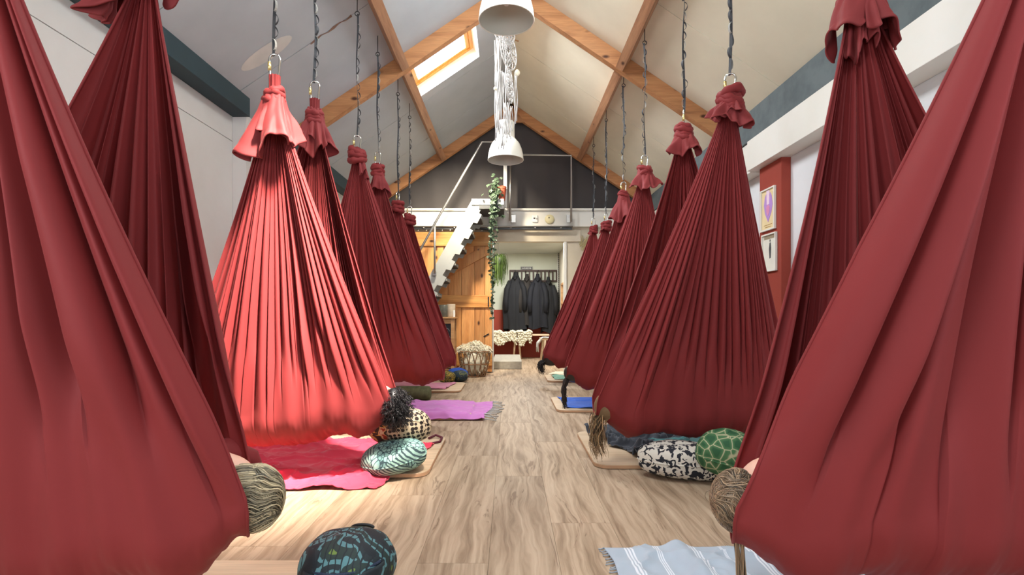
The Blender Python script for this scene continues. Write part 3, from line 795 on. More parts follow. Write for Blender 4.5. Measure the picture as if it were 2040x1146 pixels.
    if style == 'bun':
        combed(C+Rm @ Vector((0, .008, .010)), Rm, (.089, .106, .130), (0, -.75, .45), (0, .8, .55), 1500, .0024, .09, (0, 1), 9, lambda d: d.z*1.0+d.y*.75 > .0, .06)
        b0 = C+Vector((cx*.110, .0, -.035))
        sh = MB(); sh.ell(b0, (.052, .06, .060)); hl.add(sh.v, sh.f)
        combed(b0, I3, (.062, .068, .074), (cx*.6, -.9, .7), (-cx*.4, .6, -.9), 950, .0025, .22, (0, 1), 10, None, .10)
        combed(b0, I3, (.060, .066, .070), (-cx*.5, -.6, -.7), (cx*.8, .3, .8), 500, .0025, .28, (0, 1), 10, None, .15)
        for i in range(60):
            a = rs.uniform(0, 6.28); p = b0+Vector((.055*math.cos(a), rs.uniform(-.05, .05), .06*math.sin(a)))
            strand(p, lambda k, a=a: Vector((math.cos(a+k*3)*.006, 0, math.sin(a+k*3)*.006)), 8, .0014, .003, 3)
        for i in range(30):
            p = b0+Vector((cx*(.0+rs.uniform(-.008, .012)), rs.uniform(-.01, .01), -.065)); ln = rs.uniform(.20, .33)
            strand(p, lambda k, ln=ln: Vector((-cx*.0016*(1-k), 0, -ln/12)), 12, .0019, .004, 3)
    if style == 'curly':
        b0 = C+Vector((cx*.10, -.01, -.01))
        for _ in range(620):
            a = rs.uniform(0, 6.28); z_ = rs.uniform(-1, 1); q_ = math.sqrt(1-z_*z_); d = Vector((q_*math.cos(a), q_*math.sin(a), z_))
            p = b0+Vector((d.x*.055, d.y*.07, d.z*.075-.01)); 
            strand(p, lambda k, n_=d: n_*.0042+Vector((cx*.0012, 0, -.0025)), 12, .0026, .009, rs.uniform(9, 15))
        sh = MB(); sh.ell(b0, (.06, .072, .085)); hl.add(sh.v, sh.f)
    if style in ('loose', 'braid', 'pony'):
        base = L((0, .05, .10))
        num, ln, spr, col = {'loose': (110, .21, .020, 1), 'braid': (90, .30, .018, 1), 'pony': (90, .17, .022, 1)}[style]
        for i in range(num):
            p = base+Vector((rs.gauss(0, spr), rs.gauss(0, spr), rs.gauss(0, spr*.6)+.01)); l_ = ln*rs.uniform(.75, 1.08); ax = rs.uniform(-1, 1)
            if style == 'loose': strand(p, lambda k, l_=l_, ax=ax: Vector((-side*.006*(1-2.0*k)+ax*.0018, ax*.002, -l_/11)), 14, .0026, .009, 9)
            elif style == 'braid':
                ph = rs.choice([0, 2.1, 4.2]); strand(p*.55+base*.45, lambda k, l_=l_, ph=ph: Vector((-side*.012*(1-2.2*k) if k < .5 else side*.002, .0, -l_/13))+Vector((.008*math.cos(k*22+ph), .008*math.sin(k*22+ph), 0))*1.0, 13, .0055, .002, 4)
            else: strand(p, lambda k, l_=l_, ax=ax: Vector((-side*.020*(1-1.9*k)+ax*.002, ax*.002, -l_/9*(.5+k))), 9, .0045, .003, 4)
    ho = hl.build('hair', tones[0], T, smooth=True)
    for t_ in tones[1:]: ho.data.materials.append(t_)
    if len(ho.data.polygons) == len(hl.f):
        mi = np.zeros(len(hl.f), dtype=np.int32)
        for a_, b_, q in marks: mi[a_:b_] = q
        ho.data.polygons.foreach_set('material_index', mi)
    return T
person('person with short greying blond hair resting in the front left hammock', -1, 1.42, .812, .475, (172, 158, 128), 'swept', cloth=(70, 40, 44), tilt=.25)
person('person with black curly hair resting in the orange-lit left hammock', -1, 2.93, .76, .46, (30, 28, 30), 'curly', cloth=(40, 40, 46), tilt=.2)
person('person with a messy brown bun resting in the front right hammock', 1, 1.43, .752, .465, (146, 122, 96), 'bun', cloth=(110, 50, 50), tilt=.25)
person('person with loose sandy hair hanging from the second right hammock', 1, 3.18, .655, .40, (150, 122, 88), 'loose', tilt=.2)
person('person with a long dark braid hanging from the third right hammock', 1, 5.05, .665, .395, (52, 42, 38), 'braid', tilt=.2)
person('person with a dark ponytail in the last right hammock', 1, 6.9, .57, .375, (42, 34, 32), 'pony', tilt=.1)

def head_fold(T, pts, rad):
    m = MB(); m.tube(pts, rad, 14); m.build('folded_edge', M_RED, T, smooth=True)
head_fold(H['LA'][0], [(-.96, 1.40, .50), (-.90, 1.47, .535), (-.84, 1.52, .545), (-.79, 1.56, .51), (-.765, 1.58, .46)], [.02, .035, .042, .032, .012])
head_fold(H['RA'][0], [(.92, 1.42, .50), (.86, 1.48, .53), (.80, 1.52, .54), (.76, 1.55, .515), (.735, 1.56, .48)], [.02, .03, .035, .026, .01])
# ================================================================== LAMPS, MACRAME
def lamp(label, x, y, zr, d=.42):
    T = thing('pendant_lamp', (x, y, zr), label, 'lamp', 'white dome pendant lamps below the ridge')
    r = d/2
    prof = [(r, 0), (r*1.0, .018), (r*.97, .07), (r*.90, .13), (r*.78, .19), (r*.60, .235), (r*.52, .255), (r*.505, .27), (r*.505, .43), (r*.47, .445), (0.012, .45)]
    MB().lathe(prof, 48, (x, y, zr)).build('shade', M_ENAMEL, T, smooth=True, sharp=50)
    prof2 = [(r-.004, .001), (r*.97, .02), (r*.95, .07), (r*.88, .128), (r*.76, .186), (r*.58, .23), (.06, .24), (.012, .242)]
    MB().lathe(prof2, 48, (x, y, zr)).build('shade_lining', M_ENAMEL_IN, T, smooth=True)
    MB().tube([(x+(r-.002)*math.cos(a), y+(r-.002)*math.sin(a), zr) for a in np.linspace(0, 2*PI, 49)[:-1]], .005, 6, True).build('rim', M_ENAMEL, T, smooth=True)
    MB().ell((x, y, zr+.16), (.035, .035, .05)).build('bulb', plain('bulb_glass', (235, 232, 222), .2), T, smooth=True)
    MB().tube([(x, y, zr+.44), (x, y, roofz(x)-.02)], .004, 6).build('cord', M_PLASTIC, T, smooth=True)
    MB().lathe([(.045, 0), (.045, .03), (.01, .06)], 20, (x, y, roofz(x)-.08)).build('ceiling_rose', M_PLASTIC, T, smooth=True)
lamp('white dome pendant lamp nearest the camera at the top of the view', -.023, 3.89, 3.19)
lamp('white dome pendant lamp hanging farther back before the loft', -.045, 6.04, 2.78)

mc = thing('macrame_hanging', (-.03, 5.62, 4.1), 'long white macrame hanging of rings and fringes below the ridge', 'wall hanging')
rs = random.Random(8)
m = MB(); m.tube([(-.16, 5.55, 4.0), (.10, 5.68, 3.99)], .008, 8); m.build('rod', M_TABLE, mc, smooth=True)
def ring(cx, cy, cz, r, yaw, nm='ring'):
    c, s = math.cos(yaw), math.sin(yaw)
    P = lambda a, q: (cx+q*math.cos(a)*c, cy+q*math.cos(a)*s, cz+q*math.sin(a))
    o = MB().tube([P(a, r) for a in np.linspace(0, 2*PI, 41)[:-1]], .007, 8, True).build(nm, M_STRING, mc, smooth=True)
    m = MB()
    for k in range(3):
        q0, q1 = r*(1-k*.3), r*(.72-k*.28)
        n = 12
        for i in range(n):
            a = 2*PI*i/n; b = a+PI/n
            m.tube([P(a, q0), P(b, max(q1, .01)), P(a+2*PI/n, q0)], .0040, 5)
    m.tube([P(a, r*.42) for a in np.linspace(0, 2*PI, 21)[:-1]], .004, 5, True); m.tube([P(a, r*.7) for a in np.linspace(0, 2*PI, 31)[:-1]], .0045, 5, True)
    m.build('web', M_STRING, mc, smooth=True)
ring(-.01, 5.50, 3.80, .20, 1.12); ring(.0, 5.52, 3.43, .18, 1.33); ring(-.05, 5.50, 3.97, .12, .5)
def fringe(x0, x1, y, zt, l0, l1, n, nm):
    m = MB()
    for i in range(n):
        x = x0+(x1-x0)*i/(n-1)+rs.uniform(-.004, .004); yy = y+rs.uniform(-.03, .03); L = rs.uniform(l0, l1); ph = rs.random()*6
        m.tube([(x+.006*math.sin(ph+q*1.3), yy+.004*math.sin(ph+q), zt-L*q/7) for q in range(8)], [.0038]*7+[.0055], 5)
    m.build(nm, M_STRING, mc, smooth=True)
fringe(-.155, -.10, 5.60, 3.97, .95, 1.12, 9, 'fringe'); fringe(-.06, .0, 5.54, 3.25, .30, .48, 8, 'fringe')
fringe(.055, .085, 5.60, 3.60, .45, .62, 5, 'fringe'); fringe(-.14, -.06, 5.61, 3.62, .6, .85, 8, 'fringe')
fringe(-.04, .03, 5.63, 3.24, .24, .38, 8, 'fringe')
m = MB(); m.ell((.085, 5.6, 3.60), (.03, .03, .035)); m.ell((-.155, 5.58, 3.42), (.018, .018, .02)); m.build('pompom', M_WOOL, mc, smooth=True)

# ================================================================== FAR END
# door track
tk = thing('door_track', (-.4, 8.33, 2.33), 'steel sliding door rail across the end wall under the loft beam', 'rail')
MB().box2((-2.0, 8.345, 2.345), (1.02, 8.357, 2.385)).build('rail', M_DARKSTEEL, tk, bevel=.002)
MB().tube([(-2.0, 8.335, 2.392), (1.03, 8.335, 2.392)], .014, 10).build('tube', M_STEEL, tk, smooth=True)
for x in (.02, .42, .84, -.35, -.9, -1.4): MB().tube([(x, 8.33, 2.375), (x, 8.38, 2.375)], .016, 10).build('bracket', M_STEEL, tk, smooth=True)
# barn door
bd = thing('barn_door', (-.97, 8.42, 0), 'large knotty pine ledged sliding barn door with diagonal brace', 'door')
xs = [-1.70, -1.46, -1.235, -1.005, -.785, -.57, -.405, -.285]
for a, b in zip(xs[:-1], xs[1:]):
    MB().box2((a+.0025, 8.395, .02), (b-.0025, 8.425, 2.315)).build('board', M_DOORV, bd, bevel=.003)
for z0, z1 in ((2.08, 2.31), (1.075, 1.275), (.12, .32)):
    MB().box2((-1.70, 8.367, z0), (-.285, 8.3945, z1)).build('ledge', M_DOORH, bd, bevel=.004)
def brace(x0, z0, x1, z1, w):
    d = Vector((x1-x0, 0, z1-z0)); n = Vector((-d.z, 0, d.x)).normalized()*w/2
    return MB().prism([(x0+n.x, z0+n.z), (x0-n.x, z0-n.z), (x1-n.x, z1-n.z), (x1+n.x, z1+n.z)], 'Y', 8.3675, 8.3945)
brace(-1.62, 1.33, -.42, 1.99, .16).build('brace', M_DOORV, bd, bevel=.003)
for i in range(11):
    x = -1.62+i*.13; o = MB().ell((x, 8.362, 2.335), (.014, .01, .014), 10, 6).build('bolt', M_CHROME, bd, smooth=True)
MB().box2((-.355, 8.355, 1.09), (-.335, 8.366, 1.25)).build('latch', M_BLACK, bd, bevel=.002)
for z, a in ((.62, .5), (.40, .02), (.35, .0)):
    MB().box((-.38+.06*(z < .38), 8.390, z), (.10, .012, .018), Matrix.Rotation(-a, 3, 'Y')).build('strap_hook', M_BLACK, bd)

# staircase
M_STAIR = stained('white_stair_paint', (180, 183, 180), (170, 172, 168), 2, .85)
M_STAIRD = plain('stair_underside_shade', (56, 58, 60), .7)  # dark tone puts the shade below treads and landing into the colour
st = thing('loft_stair', (-1.3, 8.0, 0), 'steep white open ladder stair climbing to the loft', 'stairs')
S0 = (-.56, 2.70)       # upper corner of the stringer
sl = 1.78
xb = S0[0]-(2.70)/sl
def stringer(y0, y1):
    up = [(xb, 0), (S0[0], 2.70), (-.09, 2.70), (-.09, 2.58), (-.46, 2.58)]
    low = []
    # stepped lower edge
    x = -.46; z = 2.58; n = 11; dz = 2.58/n; dxs = dz/sl
    for i in range(n):
        low.append((x-.075, z-dz*.62) if i == 0 else (x-.045, z-dz*.30)); 
        x2 = x-dxs; z2 = z-dz
        low.append((x2-.045, z2-dz*.30+.04)); low.append((x2+.005, z2-dz*.30+.05)) if i < n-1 else None
        x, z = x2, z2
    low = [p for p in low if p[1] > 0]
    return low
# stringer face as a banded board plus teeth
def band(y0, y1, off0, off1, m):
    n = Vector((sl, -1)).normalized()
    p = lambda t, o: (S0[0]+(xb-S0[0])*t+n.x*o, max(0, S0[1]-S0[1]*t+n.y*o))
    m.prism([p(0, off0), p(1, off0), p(1, off1), p(0, off1)], 'Y', y0, y1)
for y0, y1 in ((7.72, 7.755), (8.22, 8.255)):
    m = MB(); band(y0, y1, 0, .19, m)
    m.prism([(S0[0], 2.70), (-.09, 2.70), (-.09, 2.60), (S0[0]+.12, 2.60), (S0[0]+.165, 2.60)], 'Y', y0+.0005, y1-.0005)
    nn = 11
    for i in range(nn):
        k = (i+.7)/nn; zc = 2.6*(1-k); xc = S0[0]+(xb-S0[0])*(1-zc/2.70)+.19
        m.prism([(xc-.03, zc+.10), (xc+.10, zc+.03), (xc+.03, zc-.10), (xc-.10, zc-.07)], 'Y', y0+.001, y1-.001)
    m.build('stringer', M_STAIR, st)
for i in range(11):
    k = (i+.7)/11; zc = 2.6*(1-k); xc = S0[0]+(xb-S0[0])*(1-zc/2.70)+.10
    MB().box2((xc-.02, 7.756, zc-.02), (xc+.19, 8.219, zc+.012)).build('tread', M_STAIRD if False else M_STAIR, st, bevel=.003)
    MB().box2((xc-.02, 7.757, zc-.035), (xc+.18, 8.218, zc-.021)).build('tread_underside_shade', M_STAIRD, st)  # dark slab standing for the shade under the tread
MB().box2((-.46, 7.70, 2.55), (-.085, YF-.17, 2.60)).build('landing', M_STAIRD, st)  # lower layer carries the same painted shade tone
MB().box2((-.57, 7.70, 2.61), (-.085, YF-.17, 2.70)).build('landing_top', M_STAIR, st, bevel=.003)
# hand rail along the stair
hr = thing('stair_handrail', (-.6, 7.68, 2.7), 'slim steel handrail slanting down beside the loft stair', 'handrail')
def px(x, y, Y): return (( x-1015)/1020*Y, Y, .95+(628-y)/1020*Y)
MB().tube([px(1003, 283, 7.66), px(960, 283, 7.66), px(866, 446, 7.66), px(770, 620, 7.66)], .017, 10).build('rail', M_STEEL, hr, smooth=True)
MB().tube([px(866, 443, 7.68), px(866, 545, 7.68)], .016, 10).build('post', M_STEEL, hr, smooth=True)
MB().box(px(866, 545, 7.69), (.05, .03, .06)).build('bracket', M_STEEL, hr)
gr = thing('loft_guard_rail', (.4, 8.25, 2.5), 'steel pipe guard rail with two posts on the loft edge', 'railing')
Yr = 8.22
MB().tube([px(1006, 308, Yr), px(1138, 310, Yr), px(1138, 442, Yr)], .017, 10).build('rail', M_STEEL, gr, smooth=True)
MB().tube([px(1017, 308, Yr), px(1016, 440, Yr)], .016, 10).build('post', M_STEEL, gr, smooth=True)
for x in (1023, 1133): MB().box(px(x, 436, Yr+.07), (.07, .03, .13)).build('base_plate', M_STEEL, gr, bevel=.003)
wp = MB().box2(px(1003, 414, 7.9), (px(1010, 414, 7.9)[0], 7.94, px(1010, 325, 7.9)[2]+.5))
tag(wp.build('newel_post', M_WHITE, bevel=.003), 'white square post at the top of the loft stair', 'post')
# detectors
t_ = thing('thermostat', px(1066, 436, 8.37), 'white rounded thermostat box on the loft beam', 'thermostat')
c = Vector(px(1066, 436, 8.37)); MB().box(c, (.095, .03, .125)).build('case', M_PLASTIC, t_, bevel=.02)
MB().box(c+Vector((-.012, -.017, .005)), (.03, .004, .02)).build('display', M_BLACK, t_); MB().ell(c+Vector((.025, -.016, -.002)), (.013, .005, .013), 12, 8).build('dial', M_STEEL, t_)
t_ = thing('smoke_detector', px(1095, 437, 8.36), 'round yellowed smoke detector on the loft beam', 'smoke detector')
c = Vector(px(1095, 437, 8.37)); MB().ell(c, (.078, .03, .078), 24, 12).build('case', M_YPLASTIC, t_, smooth=True); MB().ell(c+Vector((-.012, -.03, .02)), (.01, .005, .01), 10, 6).build('grille', M_BLACK, t_)

# plants ---------------------------------------------------------------
rs = random.Random(12)
pp = px(1000, 404, 7.78)
T = thing('potted_ivy', pp, 'ivy in a terracotta pot trailing down from the stair landing', 'plant')
MB().lathe([(.001, 0), (.062, 0), (.082, .17), (.088, .172), (.09, .21), (.08, .21), (.078, .17), (.001, .165)], 28, (pp[0]-.02, pp[1]+.05, 2.701)).build('pot', M_TERRA, T, smooth=True, sharp=40)
stems = MB(); lv = MB(); ivy_c = (-.245, 7.64)
def leaf(m, p, s, yaw, pitch):
    Rm = Matrix.Rotation(yaw, 3, 'Z') @ Matrix.Rotation(pitch, 3, 'X')
    pts = [(0,0,0), (-.5,.25,.05), (-.42,.62,-.02), (-.12,.58,.0), (0,1,-.08), (.12,.58,.0), (.42,.62,-.02), (.5,.25,.05)]
    vs = [Vector(p)+Rm @ (Vector(q)*s) for q in pts]
    m.add(vs, [(0,1,2,3), (0,3,5,7), (3,4,5), (0,5,6,7)][:0]+[(0,1,2,3), (0,3,4,5), (0,5,6,7)])
for i in range(9):
    x, y = ivy_c[0]+rs.gauss(0, .02), ivy_c[1]+rs.gauss(0, .02); L = rs.choice([1.95, 1.6, 1.9, 1.2, .8, 1.5, .5, .4, 1.0])
    pts = [(pp[0]-.02, pp[1]+.05, 2.89), (x+.02, 7.70, 2.95+rs.uniform(-.08, .06)), (x, y, 2.80)]
    k = 0; z = 2.74
    while z > 2.80-L: pts.append((x+.02*math.sin(z*5+i), y+.015*math.cos(z*4+i), z)); z -= .06
    stems.tube(pts, .0028, 5)
    for p in pts[1:]:
        for q in range(2 if p[2] > 2.3 else rs.choice([1, 1, 2])):
            leaf(lv, (p[0]+rs.uniform(-.02, .02), p[1]+rs.uniform(-.02, .02), p[2]+rs.uniform(-.03, .03)), rs.uniform(.035, .062), rs.uniform(0, 6.3), rs.uniform(-2.4, -1.0))
for i in range(90): leaf(lv, (pp[0]-.10+rs.gauss(0, .045), 7.67+rs.gauss(0, .03), 2.78+rs.gauss(0, .13)), rs.uniform(.04, .075), rs.uniform(0, 6.3), rs.uniform(-2.4, -.8))
stems.build('stem', M_LEAF, T, smooth=True); o = lv.build('leaves', M_LEAF, T); o['kind'] = 'stuff'
sp = Vector((-.17, 8.3, 1.86))
T = thing('spider_plant', sp, 'bushy light green spider plant hanging at the doorway edge', 'plant')
MB().lathe([(.001, -.08), (.05, -.08), (.065, .02), (.058, .02), (.05, 0), (.001, 0)], 20, sp).build('pot', plain('dark_pot', (70, 80, 70), .6), T, smooth=True)
MB().tube([sp+Vector((0,0,.0)), sp+Vector((-.02, 0, .32))], .003, 5).build('hanger', M_STRING, T)
m = MB()
for i in range(230):
    a = rs.uniform(0, 6.28); r = rs.uniform(.03, .16); up = rs.uniform(.02, .14); dr = rs.uniform(.15, .45); pts = []
    for q in range(8):
        k = q/7; pts.append(sp+Vector((math.cos(a)*r*math.sin(k*1.9), math.sin(a)*r*.7*math.sin(k*1.9), up*math.sin(k*3.14)-dr*k*k)))
    m.ribbon(pts, .0055, .001, (math.sin(a), -math.cos(a), 0))
o = m.build('leaves', M_GRASSY, T); o['kind'] = 'stuff'

# wall ornament right of the doorway
T = thing('wall_wreath', (1.22, 8.46, 2.1), 'pale dried twig ornament on the cream wall right of the doorway', 'ornament')
m = MB()
for i in range(60):
    a = rs.uniform(-.3, 1.2); L = rs.uniform(.05, .16); c0 = Vector((1.20+rs.uniform(-.05, .12), 8.47, 2.08+rs.uniform(-.06, .08)))
    m.tube([c0, c0+Vector((math.cos(a)*L*.5, -.01, math.sin(a)*L*.6)), c0+Vector((math.cos(a+.5)*L, 0, math.sin(a+.5)*L))], .004, 4)
m.build('twigs', plain('dried_straw', (190, 176, 132), .8), T)
MB().tube([(1.22, 8.48, 2.15), (1.22, 8.48, 2.28)], .003, 5).build('string', M_STRING, T)

# cabinet at the far left
T = thing('side_cabinet', (-1.2, 8.05, 0), 'low oak cabinet with a dark glazed door before the barn door', 'cabinet')
cx0, cx1, cy0, cy1 = -1.215, -.845, 7.86, 8.20
MB().box2((cx0-.02, cy0-.02, .895), (cx1+.015, cy1, .92)).build('top', M_TABLE, T, bevel=.004)
for x in (cx0, cx1-.055):
    for y in (cy0, cy1-.055): MB().box2((x, y, 0), (x+.055, y+.05, .895)).build('leg', M_TABLE, T, bevel=.003)
MB().box2((cx0+.055, cy0+.005, .82), (cx1-.055, cy0+.03, .895)).build('rail', M_TABLE, T)
MB().box2((cx0+.055, cy0+.01, .36), (cx1-.055, cy1-.06, .385)).build('shelf', M_TABLE, T)
MB().box2((cx0+.055, cy0+.015, .386), (cx1-.055, cy0+.03, .82)).build('door', plain('dark_panel', (36, 38, 44), .3), T)
m = MB()
for k, (ax, az, r) in enumerate(((-.98, .70, .055), (-1.05, .56, .06), (-.95, .60, .035), (-1.09, .72, .04))):
    m.tube([(ax+r*math.cos(a)*(1-.09*a), cy0+.013, az+r*math.sin(a)*(1-.09*a)) for a in np.linspace(0, 7, 22)], .006, 5)
m.build('scrollwork', plain('grey_scroll', (96, 98, 102), .5), T)
MB().box2((cx0+.02, cy0+.05, .10), (cx1-.02, cy1-.05, .12)).build('bottom_shelf', M_TABLE, T)
T = thing('glass_jar', (-1.0, 7.98, .92), 'smoky glass jar on the cabinet', 'jar')
MB().lathe([(.001, 0), (.085, 0), (.095, .02), (.095, .17), (.088, .19), (.082, .17), (.08, .02), (.001, .015)], 28, (-1.02, 7.98, .9205)).build('body', plain('smoky_glass', (92, 92, 84), .15, 0, .2, 20), T, smooth=True, sharp=50)
MB().ell((-1.02, 7.98, 1.0), (.06, .06, .05), 14, 10).build('filling', plain('moss', (90, 92, 76), .9, 0, .4, 40), T, smooth=True)
T = thing('candle_holder', (-.90, 7.97, .92), 'pale frosted candle holder on the cabinet beside the jar', 'candle holder')
MB().lathe([(.001, 0), (.055, 0), (.064, .02), (.066, .20), (.06, .20), (.058, .02), (.001, .015)], 28, (-.905, 7.95, .9205)).build('glass', plain('frosted_glass', (206, 190, 168), .3, 0, .1, 30), T, smooth=True, sharp=50)
MB().lathe([(.001, 0), (.035, 0), (.035, .10), (.001, .10)], 20, (-.905, 7.95, .937)).build('candle', M_WOOL, T, smooth=True, sharp=50)
tag(MB().lathe([(.001, 0), (.016, 0), (.016, .10), (.001, .104)], 14, (-.855, 7.90, .9205)).build('white_candle', plain('wax', (245, 243, 238), .4), smooth=True, sharp=50), 'tiny white candle at the cabinet corner', 'candle')
def lump(name, c, r, mat, label, cat, seed, amp=.12, group=None, parent=None, n=(40, 26), sq=1.0):
    rr = np.random.RandomState(seed); ks = rr.uniform(2, 6, (6, 3)); ph = rr.rand(6)*6.28
    def fn(d):
        v = 0
        for k, p in zip(ks, ph): v += math.sin(d.x*k[0]+d.y*k[1]+d.z*k[2]+p)
        return 1+amp*v/3
    o = MB().ell(c, r, n[0], n[1], fn).build(name, mat, parent, smooth=True)
    if label: tag(o, label, cat, group)
    return o
for i, (x, z) in enumerate(((-.935, .167), (-.92, .25), (-1.08, .167))):
    lump('folded_towel', (x, 7.98, z), (.075, .09, .045), M_STRING, ['white rolled towel on the cabinet bottom shelf, right one', 'white rolled towel lying on top of the others in the cabinet', 'white rolled towel in the cabinet, farther left'][i], 'towel', 40+i, .08, 'towels inside the cabinet')

# wicker basket with wool
bx, by = -.545, 7.95
T = thing('wicker_basket', (bx, by, 0), 'round open wicker basket full of sheepskins by the barn door', 'basket')
def wy(z): return .165+.085*math.sin(min(1, z/.40)*1.5)
m = MB()
for z in (.015, .20, .395): 
    m.tube([(bx+wy(z)*math.cos(a), by+wy(z)*math.sin(a), z+.004*math.sin(a*12)) for a in np.linspace(0, 2*PI, 49)[:-1]], .009, 6, True)
m.build('hoop', M_WICKER, T, smooth=True)
for k in range(15):
    a0 = 2*PI*k/15
    m = MB(); 
    for sg in (-1, 1):
        m.tube([(bx+wy(z)*math.cos(a0+sg*.19*math.sin(z/.40*PI*1.0)), by+wy(z)*math.sin(a0+sg*.19*math.sin(z/.40*PI)), z) for z in np.linspace(.0, .40, 10)], .0075, 5)
    m.build('cane', M_WICKER, T, smooth=True)
MB().lathe([(.001, .01), (.150, .012), (.155, .02)], 30, (bx, by, 0)).build('base', M_WICKER, T)
def fluff(name, c, r, n, ln, mat, label=None, cat=None, group=None, parent=None, seed=0, flat=False, down=.4):
    rr = random.Random(seed); m = MB()
    base = MB().ell(c, r, 26, 16, lambda d: 1+.08*math.sin(d.x*9+d.y*7)+.06*math.sin(d.z*11)); m.add(base.v, base.f)
    for _ in range(n):
        z = rr.uniform(-.6, 1); a = rr.uniform(0, 6.28); q = math.sqrt(1-z*z); d = Vector((q*math.cos(a), q*math.sin(a), z))
        p = Vector(c)+Vector((d.x*r[0], d.y*r[1], d.z*r[2]))*.97; t = Vector((rr.uniform(-1, 1), rr.uniform(-1, 1), rr.uniform(-1, .5)))*.5
        l = ln*rr.uniform(.5, 1.2)
        m.tube([p, p+(d+t*.3)*l*.5, p+(d+t)*l-Vector((0,0,l*down))], [l*.14, l*.11, .0005], 4, False, False)
    o = m.build(name, mat, parent, smooth=True)
    if label: tag(o, label, cat, group)
    return o
wl_ = ['creamy sheepskin bulging at the left of the basket', 'creamy sheepskin standing highest in the basket', 'creamy sheepskin bulging at the right of the basket', 'sheepskin at the back of the basket', 'sheepskin showing through the basket canes']
for i, (dx, dy, z, rx, rz) in enumerate(((-.13, -.05, .42, .11, .06), (.02, -.03, .45, .10, .085), (.15, -.02, .41, .09, .055), (0, .10, .45, .14, .06), (0, 0, .205, .190, .190))):
    fluff('sheepskin', (bx+dx, by+dy, z), (rx, .09 if i < 4 else .190, rz), 260, .05, M_WOOL, wl_[i], 'sheepskin', 'sheepskins in the wicker basket', seed=i)

# cushions ---------------------------------------------------------------
def pat_teal():
    t = NT('teal_doodle_print'); v = t.coord()
    vo = t.n('TexVoronoi', feature='DISTANCE_TO_EDGE'); vo.inputs['Scale'].default_value = 44
    warp = t.n('TexNoise'); warp.inputs['Scale'].default_value = 8; t.l(v, warp.inputs['Vector'])
    vv = t.n('VectorMath', operation='MULTIPLY_ADD'); vv.inputs[1].default_value = (.05,.05,.05); t.l(warp.outputs['Color'], vv.inputs[0]); t.l(v, vv.inputs[2])
    st_ = t.map(vv.outputs[0], (1, 1, .35), (0.3, .6, .2)); t.l(st_, vo.inputs['Vector'])
    line = t.ramp(vo.outputs['Distance'], [(.05, (0,0,0)), (.11, (1,1,1))])
    big = t.noise(v, 7, 2); base = t.ramp(big, [(.38, lin((112, 152, 150))), (.55, lin((160, 205, 192)))])
    wv = t.n('TexWave'); wv.inputs['Scale'].default_value = 18; wv.inputs['Distortion'].default_value = 3; t.l(t.map(v, rot=(.3, .9, .4)), wv.inputs['Vector'])
    msk = t.ramp(t.noise(t.map(v, loc=(3,1,2)), 6, 1), [(.50, (0,0,0)), (.53, (1,1,1))])
    c = t.mix(line, lin((38, 62, 70)), base); c2 = t.mix(t.ramp(wv.outputs['Fac'], [(.35, (0,0,0)), (.5, (1,1,1))]), lin((44, 66, 72)), lin((140, 172, 160)))
    c = t.mix(msk, c, c2); t.col(c); t.set(Roughness=.8); return t.m
def pat_bw():
    t = NT('black_squiggle_print'); v = t.coord()
    f = t.noise(v, 34, 1, .4, .9); c = t.ramp(f, [(.455, lin((24, 26, 36))), (.485, lin((208, 202, 190)))]); t.col(c); t.set(Roughness=.8); return t.m
def pat_comb():
    t = NT('butterfly_and_honeycomb_print'); v = t.coord()
    w = t.map(v, (1, 1, 1), (0, .1, 0))
    vo = t.n('TexVoronoi'); vo.inputs['Scale'].default_value = 38; vo.inputs['Randomness'].default_value = .18; t.l(w, vo.inputs['Vector'])
    dots = t.ramp(vo.outputs['Distance'], [(.44, lin((34, 22, 18))), (.52, lin((196, 178, 150)))])
    f = t.noise(v, 16, 1, .4, 1.2)
    but = t.ramp(f, [(.36, lin((52, 38, 36))), (.46, lin((54, 40, 40))), (.47, lin((196, 160, 64))), (.53, lin((196, 180, 152))), (.62, lin((150, 50, 24)))], 'CONSTANT')
    sx = t.n('SeparateXYZ'); t.l(v, sx.inputs[0]); mk = t.ramp(sx.outputs[0], [(.0, (0,0,0)), (.5, (1,1,1))])
    mr = t.n('MapRange'); mr.inputs[1].default_value = -.05; mr.inputs[2].default_value = -.035; t.l(sx.outputs[0], mr.inputs[0])
    t.col(t.mix(mr.outputs[0], but, dots)); t.set(Roughness=.8); return t.m
def pat_green():
    t = NT('green_petal_print'); v = t.coord()
    vo = t.n('TexVoronoi', feature='DISTANCE_TO_EDGE'); vo.inputs['Scale'].default_value = 17; vo.inputs['Randomness'].default_value = .55; t.l(v, vo.inputs['Vector'])
    c = t.ramp(vo.outputs['Distance'], [(.015, lin((176, 174, 140))), (.05, lin((74, 116, 74))), (.25, lin((34, 84, 50)))])
    v2 = t.n('TexVoronoi'); v2.inputs['Scale'].default_value = 5; v2.inputs['Randomness'].default_value = .3; t.l(v, v2.inputs['Vector'])
    c = t.mix(t.ramp(v2.outputs['Distance'], [(.04, (1,1,1)), (.18, (0,0,0))]), c, lin((214, 190, 200)))
    t.col(c); t.set(Roughness=.8); return t.m
def pat_jungle(name, cols, sc=9):
    t = NT(name); v = t.coord(); wv = t.noise(v, sc, 2, .5, 1.6)
    c = t.ramp(wv, [(p, lin(q)) for p, q in zip((0, .38, .45, .52, .58, .66), cols)], 'CONSTANT')
    st_ = t.n('TexWave'); st_.inputs['Scale'].default_value = sc*2.2; st_.inputs['Distortion'].default_value = 6; t.l(v, st_.inputs['Vector'])
    c = t.mix(t.ramp(st_.outputs['Fac'], [(.06, (1,1,1)), (.16, (0,0,0))]), c, lin(cols[0]))
    t.col(c); t.set(Roughness=.7); return t.m
